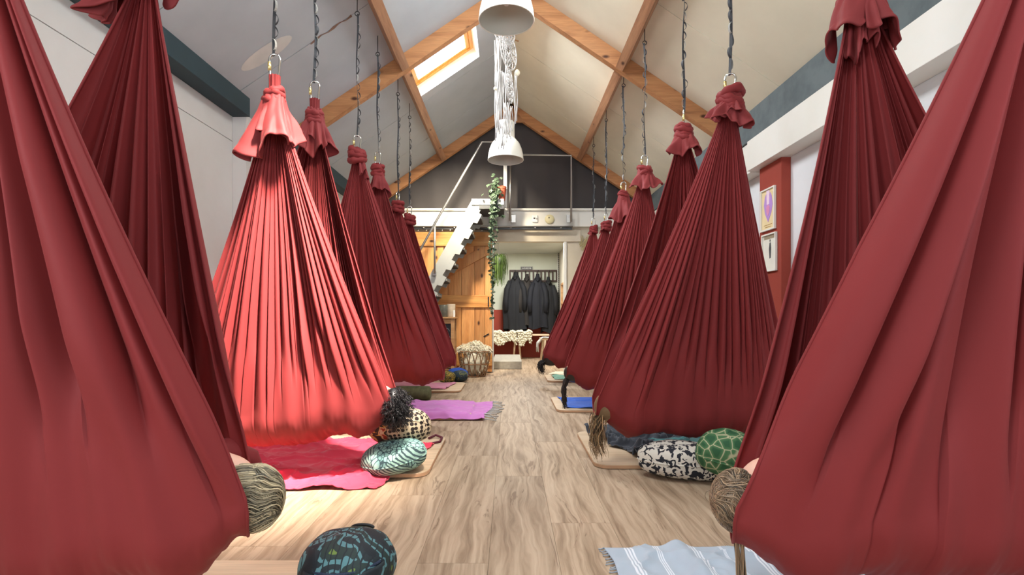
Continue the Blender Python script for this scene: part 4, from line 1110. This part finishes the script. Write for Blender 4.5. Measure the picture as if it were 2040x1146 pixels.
def cushion(name, c, r, mat, label, seed, rot=(0,0,0), parent=None, dome=2.3, piping=True):
    T = thing(name, c, label, 'cushion', 'patterned floor cushions')
    vs = MB(); nu, nv = 56, 28; rr = np.random.RandomState(seed); p = rr.rand(4)*6.28
    Rm = Matrix.Rotation(rot[2], 3, 'Z') @ Matrix.Rotation(rot[1], 3, 'Y') @ Matrix.Rotation(rot[0], 3, 'X')
    P = np.zeros((nu, nv+1, 3))
    for i in range(nu):
        for j in range(nv+1):
            a = 2*PI*i/nu; th = PI*j/nv; sn, cs = math.sin(th), math.cos(th)
            rad = abs(sn)**(2/dome); z = math.copysign(abs(cs)**(2/dome*.95), cs)
            w = 1+.03*math.sin(3*a+p[0])+.02*math.sin(5*a+p[1])*sn+.012*math.sin(11*a+p[2]+z*3)
            v = Rm @ Vector((rad*math.cos(a)*r[0]*w, rad*math.sin(a)*r[1]*w, z*r[2]*(1+.05*math.sin(2*a+p[3]))))
            P[i, j] = (c[0]+v.x, c[1]+v.y, c[2]+v.z)
    MB().grid(P, True).build('cover', mat, T, smooth=True)
    if piping:
        pts = []
        for i in range(48):
            a = 2*PI*i/48; w = 1+.03*math.sin(3*a+p[0])+.02*math.sin(5*a+p[1])+.012*math.sin(11*a+p[2])
            v = Rm @ Vector((math.cos(a)*r[0]*w*1.003, math.sin(a)*r[1]*w*1.003, 0)); pts.append(Vector(c)+v)
        MB().tube(pts, .004, 6, True).build('seam', mat, T, smooth=True)
    return T
def pxf(x, y): s = (y-628)/.95; return ((x-1015)/s, 1020/s)
M_TEALP = pat_teal()
cushion('round_cushion', (-.685, 3.04, .112), (.19, .165, .090), M_TEALP, 'pale teal doodle-print cushion, lower of the pair by the red blanket', 1, (.1, -.16, .2))
cushion('round_cushion', (-.69, 3.20, .255), (.20, .16, .112), pat_comb(), 'cushion with butterfly and honeycomb print leaning on the teal one', 2, (-.45, .0, 0))
cushion('long_cushion', (1.03, 3.00, .103), (.265, .14, .10), pat_bw(), 'long cushion with black squiggles on white beside the right board', 3, (0, 0, -.18), dome=3.0)
cushion('round_cushion', (1.20, 2.83, .19), (.165, .12, .125), pat_green(), 'round green petal-print cushion under the second right hammock', 4, (.3, 0, 0))
cushion('round_cushion', (-.75, 7.42, .10), (.15, .13, .085), plain('royal_blue_cloth', (24, 70, 160), .8), 'plain royal blue cushion on the floor near the basket', 5, (0, .1, .2))
cushion('round_cushion', (-.70, 7.22, .09), (.115, .10, .08), pat_jungle('dark_teal_print', ((20, 30, 40), (30, 60, 70), (30, 44, 52), (20, 30, 40), (110, 110, 60), (40, 80, 84)), 16), 'dark teal striped cushion in front of the blue one', 6)
cushion('round_cushion', (-.87, 7.10, .09), (.12, .10, .085), pat_jungle('yellow_black_print', ((34, 30, 22), (60, 56, 34), (150, 132, 40), (40, 36, 26), (190, 160, 50), (90, 84, 46)), 18), 'yellow and black patterned cushion behind the pink mat', 7)
T = thing('bolster', (-1.0, 5.7, .08), 'mossy green velvet bolster before the pink mat', 'cushion', 'patterned floor cushions')
MB().lathe([(.001, 0), (.06, .0), (.074, .012), (.079, .04), (.079, .36), (.074, .388), (.06, .40), (.001, .40)], 30).build('cover', plain('moss_velvet', (92, 94, 62), .9, 0, .3, 22, .4), T, smooth=True)
o = T.children[0]; o.data.transform(Matrix.Translation(T.location)); o.location = (0, 0, 0); o.data.transform(Matrix.Rotation(R(90), 4, 'Y') @ Matrix.Translation((0, 0, -.2)))
o.data.update(); o.location = (0.0, 0, 0)
T.location = (-1.08, 5.72, .08)

# backpack in front
T = thing('backpack', (-.545, 1.75, 0), 'rounded jungle-print backpack with zips on the floor in front', 'backpack')
M_JUN = pat_jungle('jungle_print', ((16, 24, 32), (24, 36, 42), (84, 128, 134), (28, 46, 44), (30, 48, 44), (104, 128, 58)), 7)
P = np.zeros((64, 31, 3))
for i in range(64):
    for j in range(31):
        a = 2*PI*i/64; th = PI*j/30; sn, cs = math.sin(th), math.cos(th); rad = sn**.72; z = math.copysign(abs(cs)**.85, cs)
        x = rad*math.copysign(abs(math.cos(a))**.85, math.cos(a))*.150; y = rad*math.copysign(abs(math.sin(a))**.85, math.sin(a))*.17
        w = 1+.018*math.sin(5*a+1)+.015*math.sin(7*a+z*4)
        P[i, j] = (-.545+x*w-.012*z, 1.74+y*w, .105+z*.102*(1-.08*math.sin(a*1.0)))
MB().grid(P, True).build('shell', M_JUN, T, smooth=True)
P = np.zeros((30, 14, 3))
for i in range(30):
    for j in range(14):
        a = PI*(1.12+.76*i/29); h = j/13
        P[i, j] = (-.545+.150*math.cos(a)*(1-.05*h), 1.74+.176*math.sin(a)-.012*math.sin(h*PI), .04+.105*h)
MB().grid(P).build('front_pocket', M_JUN, T, smooth=True, solid=.012)
for z, k in ((.150, .93), (.115, .99)):
    m = MB(); n = 34
    cx = lambda a, rr=1.0: (-.545+.150*k*math.cos(a)*rr, 1.74+.178*k*math.sin(a)*rr, z)
    m.tube([cx(PI*(1.15+.7*i/n)) for i in range(n+1)], .0045, 6)
    for i in range(n*2): 
        p = cx(PI*(1.15+.7*i/(2*n)), 1.015); m.box(p, (.0022, .004, .007))
    m.build('zip', plain('navy_zip', (40, 52, 74), .4), T)
MB().tube([(-.545+.04*math.cos(a), 1.74+.16,   .16+.012*math.sin(a)) for a in np.linspace(0, PI, 12)], .006, 6).build('handle', M_BLACK, T, smooth=True)

# boards ----------------------------------------------------------------
def board(x0, x1, y0, y1, label, rc=.09, z=.004):
    T = thing('wooden_mat_board', ((x0+x1)/2, (y0+y1)/2, z), label, 'board', 'birch boards under the hammocks')
    poly = []
    for cx, cy, a0 in ((x1-rc, y1-rc, 0), (x0+rc, y1-rc, PI/2), (x0+rc, y0+rc, PI), (x1-rc, y0+rc, 1.5*PI)):
        for k in range(7): a = a0+PI/2*k/6; poly.append((cx+rc*math.cos(a), cy+rc*math.sin(a)))
    MB().prism(poly, 'Z', z, z+.018).build('core', M_BIRCH_E, T)
    cxm, cym = (x0+x1)/2, (y0+y1)/2
    MB().prism([(cxm+(a-cxm)*.998, cym+(b-cym)*.996) for a, b in poly], 'Z', z+.0181, z+.022).build('top_veneer', M_BIRCH, T)
    for x in (x0+.2, x1-.2): MB().box2((x-.02, y0+.1, 0), (x+.02, y1-.1, z)).build('foot', M_BLACK, T)
    return T
board(-2.2, -.48, 2.98, 3.92, 'birch board under the red blanket, second on the left')
board(-2.2, -.50, .95, 1.93, 'birch board at the bottom left edge beside the backpack')
board(-2.2, -.36, 4.62, 5.50, 'birch board under the lilac blanket, third on the left')
board(-2.2, -.60, 6.24, 7.05, 'birch board carrying the pink towel, last on the left')
board(.53, 2.2, 3.15, 4.08, 'birch board under the dark jacket, second on the right')
board(.463, 2.2, 4.97, 5.80, 'birch board carrying the blue towel, third on the right')
board(.54, 2.2, 7.20, 7.92, 'birch board carrying the mint towel, last on the right')

# cloths -----------------------------------------------------------------
def cloth(name, corners, mat, label, cat, seed, z=.028, amp=.012, nu=120, nv=90, group=None, wr=1.0, edge=.02, ridges=(), drop=None, solid=.004):
    c = [Vector((*p, 0)) for p in corners]  # p00 (near-left) p10 (near-right) p11 (far-right) p01 (far-left)
    U, Vv = np.meshgrid(np.linspace(0, 1, nu), np.linspace(0, 1, nv), indexing='ij')
    x = (1-U)*(1-Vv)*c[0].x+U*(1-Vv)*c[1].x+U*Vv*c[2].x+(1-U)*Vv*c[3].x
    y = (1-U)*(1-Vv)*c[0].y+U*(1-Vv)*c[1].y+U*Vv*c[2].y+(1-U)*Vv*c[3].y
    ex = edge*fbm2(U*1.2, Vv*1.2, seed, 3); ey = edge*fbm2(U*1.3, Vv*1.1, seed+9, 3)
    n1 = fbm2(x*1.1, y*1.6, seed+2, 4, wr); n2 = fbm2(x, y, seed+5, 3, wr*2.2)
    zz = amp*(1-np.abs(n1))**4*1.6+amp*.5*(1-np.abs(n2))**5
    for (a0, b0, a1, b1, h, w) in ridges:
        d = Vector((a1-a0, b1-b0)); L2 = d.length_squared
        tt = np.clip(((U-a0)*d.x+(Vv-b0)*d.y)/L2, 0, 1); dist = np.hypot(U-a0-tt*d.x, Vv-b0-tt*d.y)
        zz = zz+h*np.exp(-(dist/w)**2)
    zb = z if drop is None else drop(x, y)
    P = np.stack([x+ex, y+ey, zb+zz+.003], -1)
    o = MB().grid(P).build(name, mat, smooth=True, solid=solid)
    tag(o, label, cat, group); return o, P
def on_board(x0, y0, y1, side, hz=.026, fz=.003, soft=.02):
    def f(x, y):
        ins = (side*(x)-x0)
        m_ = smooth(-soft, soft, ins)*smooth(-soft, soft, y-y0)*smooth(-soft, soft, y1-y)
        return fz+(hz-fz)*m_
    return f
M_REDB = fabric('coral_red_blanket', (222, 56, 84), .10, 260, .8, .3)
cloth('blanket', [(-2.1, 2.74), (-.70, 2.76), (-.57, 3.66), (-2.1, 3.95)], M_REDB, 'rumpled coral red blanket spread below the orange-lit hammock', 'blanket', 3, amp=.017, nu=220, nv=150, edge=.028,
      ridges=((.25, .35, .7, .62, .022, .03), (.35, .18, .62, .30, .016, .025), (.78, .02, 1.0, .30, .03, .05), (.5, .75, .9, .8, .014, .03), (.6, .5, .8, .25, .014, .02)), drop=on_board(.50, 2.96, 3.94, -1), wr=1.3)
bpy.data.objects['blanket'].select_set(False)
T = MB().tube([(-.60, 3.80, .035), (-.555, 3.86, .045), (-.50, 3.80, .04), (-.505, 3.70, .034), (-.56, 3.66, .032), (-.60, 3.62, .03)], .009, 6)
tag(T.build('looped_ribbon', plain('maroon_ribbon', (90, 22, 40), .7), smooth=True), 'small dark maroon ribbon loop lying on the board behind the cushions', 'ribbon')
M_LIL = fabric('lilac_blanket', (196, 118, 186), .10, 260, .8, .3)
o, P = cloth('fringed_blanket', [(-1.9, 4.60), (-.22, 4.60), (-.17, 5.50), (-1.9, 5.55)], M_LIL, 'lilac pink blanket with white tasselled edge, third place on the left', 'blanket', 14, amp=.010, nu=180, nv=110, edge=.02,
      ridges=((.45, .12, 1.0, .06, .035, .05), (.7, .3, .9, .14, .03, .04)), drop=on_board(.36, 4.62, 5.5, -1))
oo = o
rs = random.Random(3)
for k in range(16):
    j = int(k/15*(P.shape[1]-1)); p = Vector(P[-1, j]); m = MB()
    q = p+Vector((.05, rs.uniform(-.02, .02), -.004)); q2 = p+Vector((.10+rs.uniform(-.02, .03), rs.uniform(-.04, .04), 0)); q.z = max(.006, q.z); q2.z = .006
    m.tube([p, q, q2], [.007, .004, .006], 5).build('tassel', M_STRING, oo, smooth=True)
cloth('pink_towel', [(-1.6, 6.34), (-.80, 6.36), (-.72, 6.95), (-1.6, 7.0)], fabric('rose_towel', (208, 130, 158), .08, 200), 'rose pink towel folded on the last left board', 'towel', 5, amp=.006, edge=.012, ridges=((.6, .2, 1, .1, .015, .05),), group='towels laid on the boards')
cloth('blue_towel', [(.57, 5.06), (1.6, 5.06), (1.6, 5.74), (.535, 5.72)], fabric('cobalt_towel', (34, 92, 190), .08, 200), 'bright blue towel laid on the third right board', 'towel', 6, amp=.005, edge=.014, group='towels laid on the boards')
cloth('mint_towel', [(.66, 7.32), (1.4, 7.30), (1.4, 7.84), (.62, 7.80)], fabric('mint_towel_cloth', (104, 158, 138), .08, 200), 'mint green towel laid on the last right board', 'towel', 7, amp=.010, edge=.014, group='towels laid on the boards')
cloth('shaggy_rug', [(.60, 8.0), (1.9, 7.98), (1.9, 8.38), (.74, 8.40)], M_WOOL, 'cream rug on the floor at the foot of the end wall', 'rug', 8, z=.012, amp=.01, edge=.03)
# dark jacket on the right board: crumpled
M_JKT = fabric('dark_jacket_cloth', (58, 62, 70), .2, 300, .85)
cloth('dark_jacket', [(.83, 3.22), (1.55, 3.20), (1.60, 3.86), (.62, 3.94)], M_JKT, 'crumpled charcoal jacket on the second right board', 'jacket', 21, amp=.040, nu=170, nv=120, edge=.05, wr=1.6,
      ridges=((0, .8, .15, .95, .06, .07), (.1, .3, .5, .2, .03, .05), (.2, .85, .8, .8, .03, .04)))
cloth('teal_scarf', [(1.02, 3.50), (1.62, 3.42), (1.65, 3.66), (.98, 3.60)], fabric('teal_scarf_cloth', (44, 112, 112), .15, 260), 'teal scarf lying over the charcoal jacket', 'scarf', 22, z=.075, amp=.014, edge=.02)
# striped towel bottom right
def stripes():
    t = NT('pale_blue_striped_cotton'); v = t.coord('World'); sx = t.n('SeparateXYZ'); t.l(v, sx.inputs[0])
    base = lin((166, 178, 190)); white = lin((216, 220, 226)); c = t.ramp(t.noise(v, 9, 3), [(.3, tuple(x*.92 for x in base)), (.7, base)])
    acc = None
    for x0, w in ((.475, .030), (.585, .022), (.727, .032), (.845, .012), (.965, .032), (1.10, .030), (1.24, .030), (1.38, .03)):
        for k in (-1, 0, 1):
            a = t.n('Math', operation='COMPARE'); a.inputs[1].default_value = x0+k*w/2.6; a.inputs[2].default_value = w/9; t.l(sx.outputs[0], a.inputs[0])
            if acc is None: acc = a.outputs[0]
            else:
                b = t.n('Math', operation='MAXIMUM'); t.l(acc, b.inputs[0]); t.l(a.outputs[0], b.inputs[1]); acc = b.outputs[0]
    t.col(t.mix(acc, c, white)); t.set(Roughness=.85, Sheen_Weight=.2); t.bump(t.noise(v, 300, 2), .2, .002); return t.m
M_STR = stripes()
o, P = cloth('striped_towel', [(.40, 1.35), (1.75, 1.30), (1.72, 2.04), (.385, 2.07)], M_STR, 'pale grey-blue striped cotton towel at the bottom right', 'towel', 31, z=.004, amp=.012, nu=180, nv=110, edge=.018, wr=1.1,
     ridges=((.21, 1.0, .24, .45, .032, .03), (.26, .9, .40, .5, .012, .03)))
m = MB()
for k in range(34):
    j = int(k/33*(P.shape[1]-1)); p = Vector(P[0, j]); L = rs.uniform(.02, .035)
    m.tube([p, p+Vector((-L*.6, rs.uniform(-.006, .006), -.003)), Vector((p.x-L, p.y+rs.uniform(-.012, .012), .004))], [.004, .0025, .003], 4)
w = m.mesh('fringe', True); to = bpy.data.objects.new('fringe', w); to['kind'] = 'stuff'; COL.objects.link(to); w.materials.append(plain('grey_fringe', (150, 158, 166), .9)); to.parent = o; w.transform(Matrix.Translation(-o.location))

# pictures -----------------------------------------------------------------
def picture(y0, y1, z0, z1, label, kind):
    X = 2.335; T = thing('framed_print', (X, (y0+y1)/2, z0), label, 'picture', 'framed prints on the rust red pilaster')
    m = MB(); f = .014
    for a in ((y0, y1, z0, z0+f), (y0, y1, z1-f, z1), (y0, y0+f, z0+f, z1-f), (y1-f, y1, z0+f, z1-f)): m.box2((X-.022, a[0], a[2]), (X, a[1], a[3]))
    m.build('frame', M_WHITE, T, bevel=.002)
    bg = (226, 206, 160) if kind == 0 else (222, 220, 208)
    MB().box2((X-.008, y0+f, z0+f), (X-.001, y1-f, z1-f)).build('paper', plain('paper_%d' % kind, bg, .8, 0, .04), T)
    def poly(pts, mat, nm, d):
        MB().prism([((y0+y1)/2-a*(y1-y0), z0+b*(z1-z0)) for a, b in pts], 'X', X-.010-d, X-.0085).build(nm, mat, T)
    if kind == 0:
        poly([(-.30, .62), (-.22, .82), (-.10, .90), (-.03, .78), (.06, .78), (.14, .90), (.25, .80), (.32, .60), (.24, .42), (.0, .20), (-.22, .42)], plain('print_violet', (176, 138, 204), .8), 'tulip_shape', 0)
        poly([(-.12, .95), (.10, .95), (.08, .62), (-.08, .62)], plain('print_pink_white', (232, 206, 222), .8), 'light_stroke', .001)
        poly([(-.12, .56), (.0, .62), (.12, .56), (.10, .44), (.0, .34), (-.10, .44)], plain('print_pink', (214, 140, 180), .8), 'inner_petal', .002)
        for zz, w in ((.13, .3), (.08, .22)):
            for k in range(6): poly([(-w+k*w/3, zz), (-w+k*w/3+w/4.5, zz+.004), (-w+k*w/3+w/4.5, zz+.018), (-w+k*w/3, zz+.014)], plain('print_ochre', (176, 138, 70), .8), 'script_stroke', 0)
    else:
        poly([(-.36, .86), (.36, .86), (.36, .95), (-.36, .95)], plain('print_taupe', (150, 136, 112), .8), 'top_band', 0)
        poly([(.02, .34), (.10, .36), (.13, .62), (.10, .76), (.03, .76), (-.02, .60)], plain('print_dark', (70, 72, 74), .8), 'figure', 0)
        poly([(.03, .78), (.09, .78), (.09, .84), (.03, .84)], plain('print_dark', (70, 72, 74), .8), 'figure_head', 0)
picture(4.48, 4.73, 1.71, 2.09, 'framed print of a violet tulip on cream, the upper one', 0)
picture(4.46, 4.71, 1.34, 1.68, 'framed print with a small dark figure, the lower one', 1)

# cloakroom ------------------------------------------------------------------
T = thing('coat_rack', (.5, 11.5, 1.7), 'dark brown slatted coat rack on the cloakroom wall', 'coat rack')
m_br = plain('dark_brown_wood', (66, 46, 40), .6)
rx0, rx1 = .0, 1.07
MB().box2((rx0, 11.49, 1.93), (rx1, 11.525, 1.965)).build('top_rail', m_br, T); MB().box2((rx0, 11.49, 1.70), (rx1, 11.525, 1.735)).build('bottom_rail', m_br, T)
for i in range(13): x = rx0+i*(rx1-.03)/12; MB().box2((x, 11.495, 1.735), (x+.03, 11.52, 1.93)).build('slat', m_br, T)
for x in (.13, .36, .64, .90): MB().tube([(x, 11.49, 1.93), (x, 11.43, 1.92), (x, 11.41, 1.95)], .007, 6).build('hook', M_DARKSTEEL, T)
T = thing('cloakroom_sign', (.38, 11.5, 1.98), 'small black sign with white capitals above the coat rack', 'sign')
MB().box2((.255, 11.50, 1.967), (.52, 11.525, 2.04)).build('plate', plain('sign_black', (34, 34, 34), .6), T)
m = MB(); 
for a in ((.262, .513, 1.972, 1.975), (.262, .513, 2.032, 2.035), (.262, .265, 1.972, 2.035), (.510, .513, 1.972, 2.035)): m.box2((a[0], 11.497, a[2]), (a[1], 11.4995, a[3]))
m.build('border', M_PLASTIC, T)
fc = bpy.data.curves.new('sign_text', 'FONT'); fc.body = 'GARDEROBE'; fc.size = .046; fc.extrude = .001; fc.align_x = 'CENTER'; fc.align_y = 'CENTER'
fo = bpy.data.objects.new('lettering', fc); COL.objects.link(fo); fc.materials.append(M_PLASTIC)
fo.parent = T; fo.rotation_euler = (R(90), 0, 0); fo.location = Vector((.3875, 11.498, 2.003))-T.location; fo.scale = (.80, 1.0, 1)
bpy.context.view_layer.update(); dg = bpy.context.evaluated_depsgraph_get(); fm = bpy.data.meshes.new_from_object(fo.evaluated_get(dg)); fo2 = bpy.data.objects.new('lettering', fm); COL.objects.link(fo2); fo2.parent = T; fo2.rotation_euler = fo.rotation_euler; fo2.location = fo.location; fo2.scale = fo.scale; bpy.data.objects.remove(fo); fo2.name = 'lettering'
def coat(x, w, zb_, zt, col, label, seed, y=11.33):
    rs = np.random.RandomState(seed); T = thing('coat', (x, y, zb_), label, 'coat', 'coats hanging on the cloakroom rack')
    nu, nv = 60, 44; P = np.zeros((nu, nv, 3)); ph = rs.rand(4)*6.28
    for j in range(nv):
        k = j/(nv-1); z = zt+(zb_-zt)*k
        hw = w*(.10+.40*smooth(0, .32, np.array(k))+.10*k)*(1-.04*math.sin(k*9))
        dp = .04+.06*float(smooth(0, .4, np.array(k)))
        for i in range(nu):
            a = 2*PI*i/nu; f = 1+.10*math.sin(5*a+ph[0]+k*1.5)*k+.06*math.sin(9*a+ph[1]-k*3)*k
            zz = z-(.03*math.sin(3*a+ph[2]) if j == nv-1 else 0)
            P[i, j] = (x+hw*math.cos(a)*f+.015*math.sin(k*5+ph[3]), y+dp*math.sin(a)*f, zz)
    mt = fabric('coat_cloth', col, .25, 150, .8, .0, 6)
    MB().grid(P, True).build('body', mt, T, smooth=True)
    for sg in (-1, 1):
        pts = [(x+sg*w*.26, y-.03, zt-.20), (x+sg*w*.42, y-.06, zt-.38), (x+sg*w*.48, y-.07, zt-.60), (x+sg*w*.46, y-.07, zt-.85)]
        MB().tube(pts, [.05, .065, .06, .05], 12).build('sleeve', mt, T, smooth=True)
    MB().tube([(x-.05, y-.05, zt-.10), (x-.01, y-.10, zt-.16), (x+.03, y-.06, zt-.10)], [.02, .025, .02], 8).build('collar', mt, T, smooth=True)
    MB().tube([(x+.01, y-.145, zt-.30), (x+.015, y-.15, zb_+.05)], .004, 5).build('zip', M_BLACK, T)
coat(.13, .44, .62, 1.90, (12, 13, 19), 'long black-navy padded coat, leftmost on the rack', 1)
coat(.385, .32, .70, 1.86, (36, 31, 28), 'brown-grey coat, second from the left on the rack', 2, 11.36)
coat(.625, .38, .66, 1.86, (10, 12, 22), 'dark navy coat, third from the left on the rack', 3, 11.30)
coat(.875, .31, .58, 1.80, (13, 14, 18), 'black coat, rightmost on the rack', 4, 11.34)
T = thing('bead_curtain', (1.05, 11.30, 2.2), 'narrow black and white beaded strand hanging at the cloakroom corner', 'bead curtain')
for q in range(2):
    m = MB(); z = 2.3; k = 0
    while z > .65: m.ell((1.062+q*.022, 11.28, z), (.010, .010, .020), 8, 6); z -= .042; k += 1
    m.build('strand', M_BLACK if q else M_STRING, T)
# bench with sheepskin
T = thing('long_bench', (0.2, 11.2, 0), 'pale wooden bench against the rust red wall', 'bench')
MB().box2((-.55, 11.05, .50), (.86, 11.35, .535)).build('seat', M_BIRCH, T, bevel=.004)
for x, dx in ((-.42, -.03), (.13, .04), (.20, -.04), (.78, .03)):
    for y in (11.08, 11.32): MB().tube([(x, y, .50), (x-dx, y, .0)], .02, 8).build('leg', M_BIRCH, T, smooth=True)
def pelt(x0, x1, y0, y1, z, seed, label, n=700):
    rr = random.Random(seed); m = MB(); U = np.linspace(0, 1, 50)[:, None]; V_ = np.linspace(0, 1, 40)[None, :]
    x = x0+(x1-x0)*U+0*V_; a = (V_-.5)*2; y = (y0+y1)/2+(y1-y0)/2*np.clip(a*1.45, -1, 1)*1.02+0*U
    zz = z-.22*np.clip(np.abs(a)-.69, 0, 1)/.31*(1+.3*np.sin(U*7))+.02*np.sin(U*9)+.01*np.cos(U*23)
    zz = zz-.10*smooth(.9, 1, U)*0
    P = np.stack([x, y, zz], -1); m.grid(P)
    for _ in range(n):
        i, j = rr.randrange(50), rr.randrange(40); p = Vector(P[i, j]); d = Vector((rr.uniform(-.6, .6), rr.uniform(-.9, .1)-.2, rr.uniform(-.2, .8))).normalized()
        m.tube([p, p+d*.022, p+d*.03+Vector((0, 0, -.018))], [.010, .008, .001], 4, False, False)
    o = m.build('sheepskin', M_WOOL, smooth=True, solid=.02); tag(o, label, 'sheepskin', 'sheepskins on the cloakroom bench'); return o
pelt(-.34, .15, 11.03, 11.37, .57, 1, 'cream sheepskin over the left part of the cloakroom bench'); pelt(.18, .47, 11.0, 11.37, .58, 2, 'curly cream sheepskin hanging lower over the bench middle')
T = thing('stool_bench', (.85, 10.1, 0), 'light wooden stool in the cloakroom with a white throw over it', 'stool')
MB().box2((.60, 9.95, .46), (1.05, 10.30, .50)).build('seat', M_BIRCH, T, bevel=.008)
for x, y, dx in ((.66, 9.99, -.05), (.98, 9.99, .04), (.66, 10.26, -.04), (.98, 10.26, .04)): MB().tube([(x, y, .46), (x+dx, y, 0)], .015, 8).build('leg', M_BIRCH, T, smooth=True)
U = np.linspace(0, 1, 40)[:, None]; V_ = np.linspace(0, 1, 30)[None, :]
x = .55+.30*np.clip(V_*1.6-.35, 0, 1)+0*U+.02*np.sin(U*9)*(1-V_); y = 9.93+.34*U+0*V_; zz = .508-.24*np.clip(.45-V_*1.1, 0, 1)/.45*(1+.2*np.sin(U*12))+.006*np.sin(U*15+V_*4)
tag(MB().grid(np.stack([x+0*y, y, zz+0*y], -1)).build('white_throw', M_STRING, smooth=True, solid=.012), 'white woolly throw draped over the end of the stool', 'throw')
tag(MB().box2((-.30, 9.0, .001), (.215, 10.6, .135)).build('low_step', plain('whitewashed_wood', (166, 160, 148), .8, 0, .12, 20, .3), bevel=.006), 'low whitewashed step on the cloakroom floor inside the doorway', 'step')
T = thing('light_switch', (-.02, 11.53, .95), 'white light switch on the rust red cloakroom wall', 'switch')
MB().box2((-.02, 11.515, .78), (.05, 11.533, .88)).build('plate', M_PLASTIC, T, bevel=.004); MB().box2((-.0, 11.508, .81), (.03, 11.516, .85)).build('rocker', M_PLASTIC, T, bevel=.002)
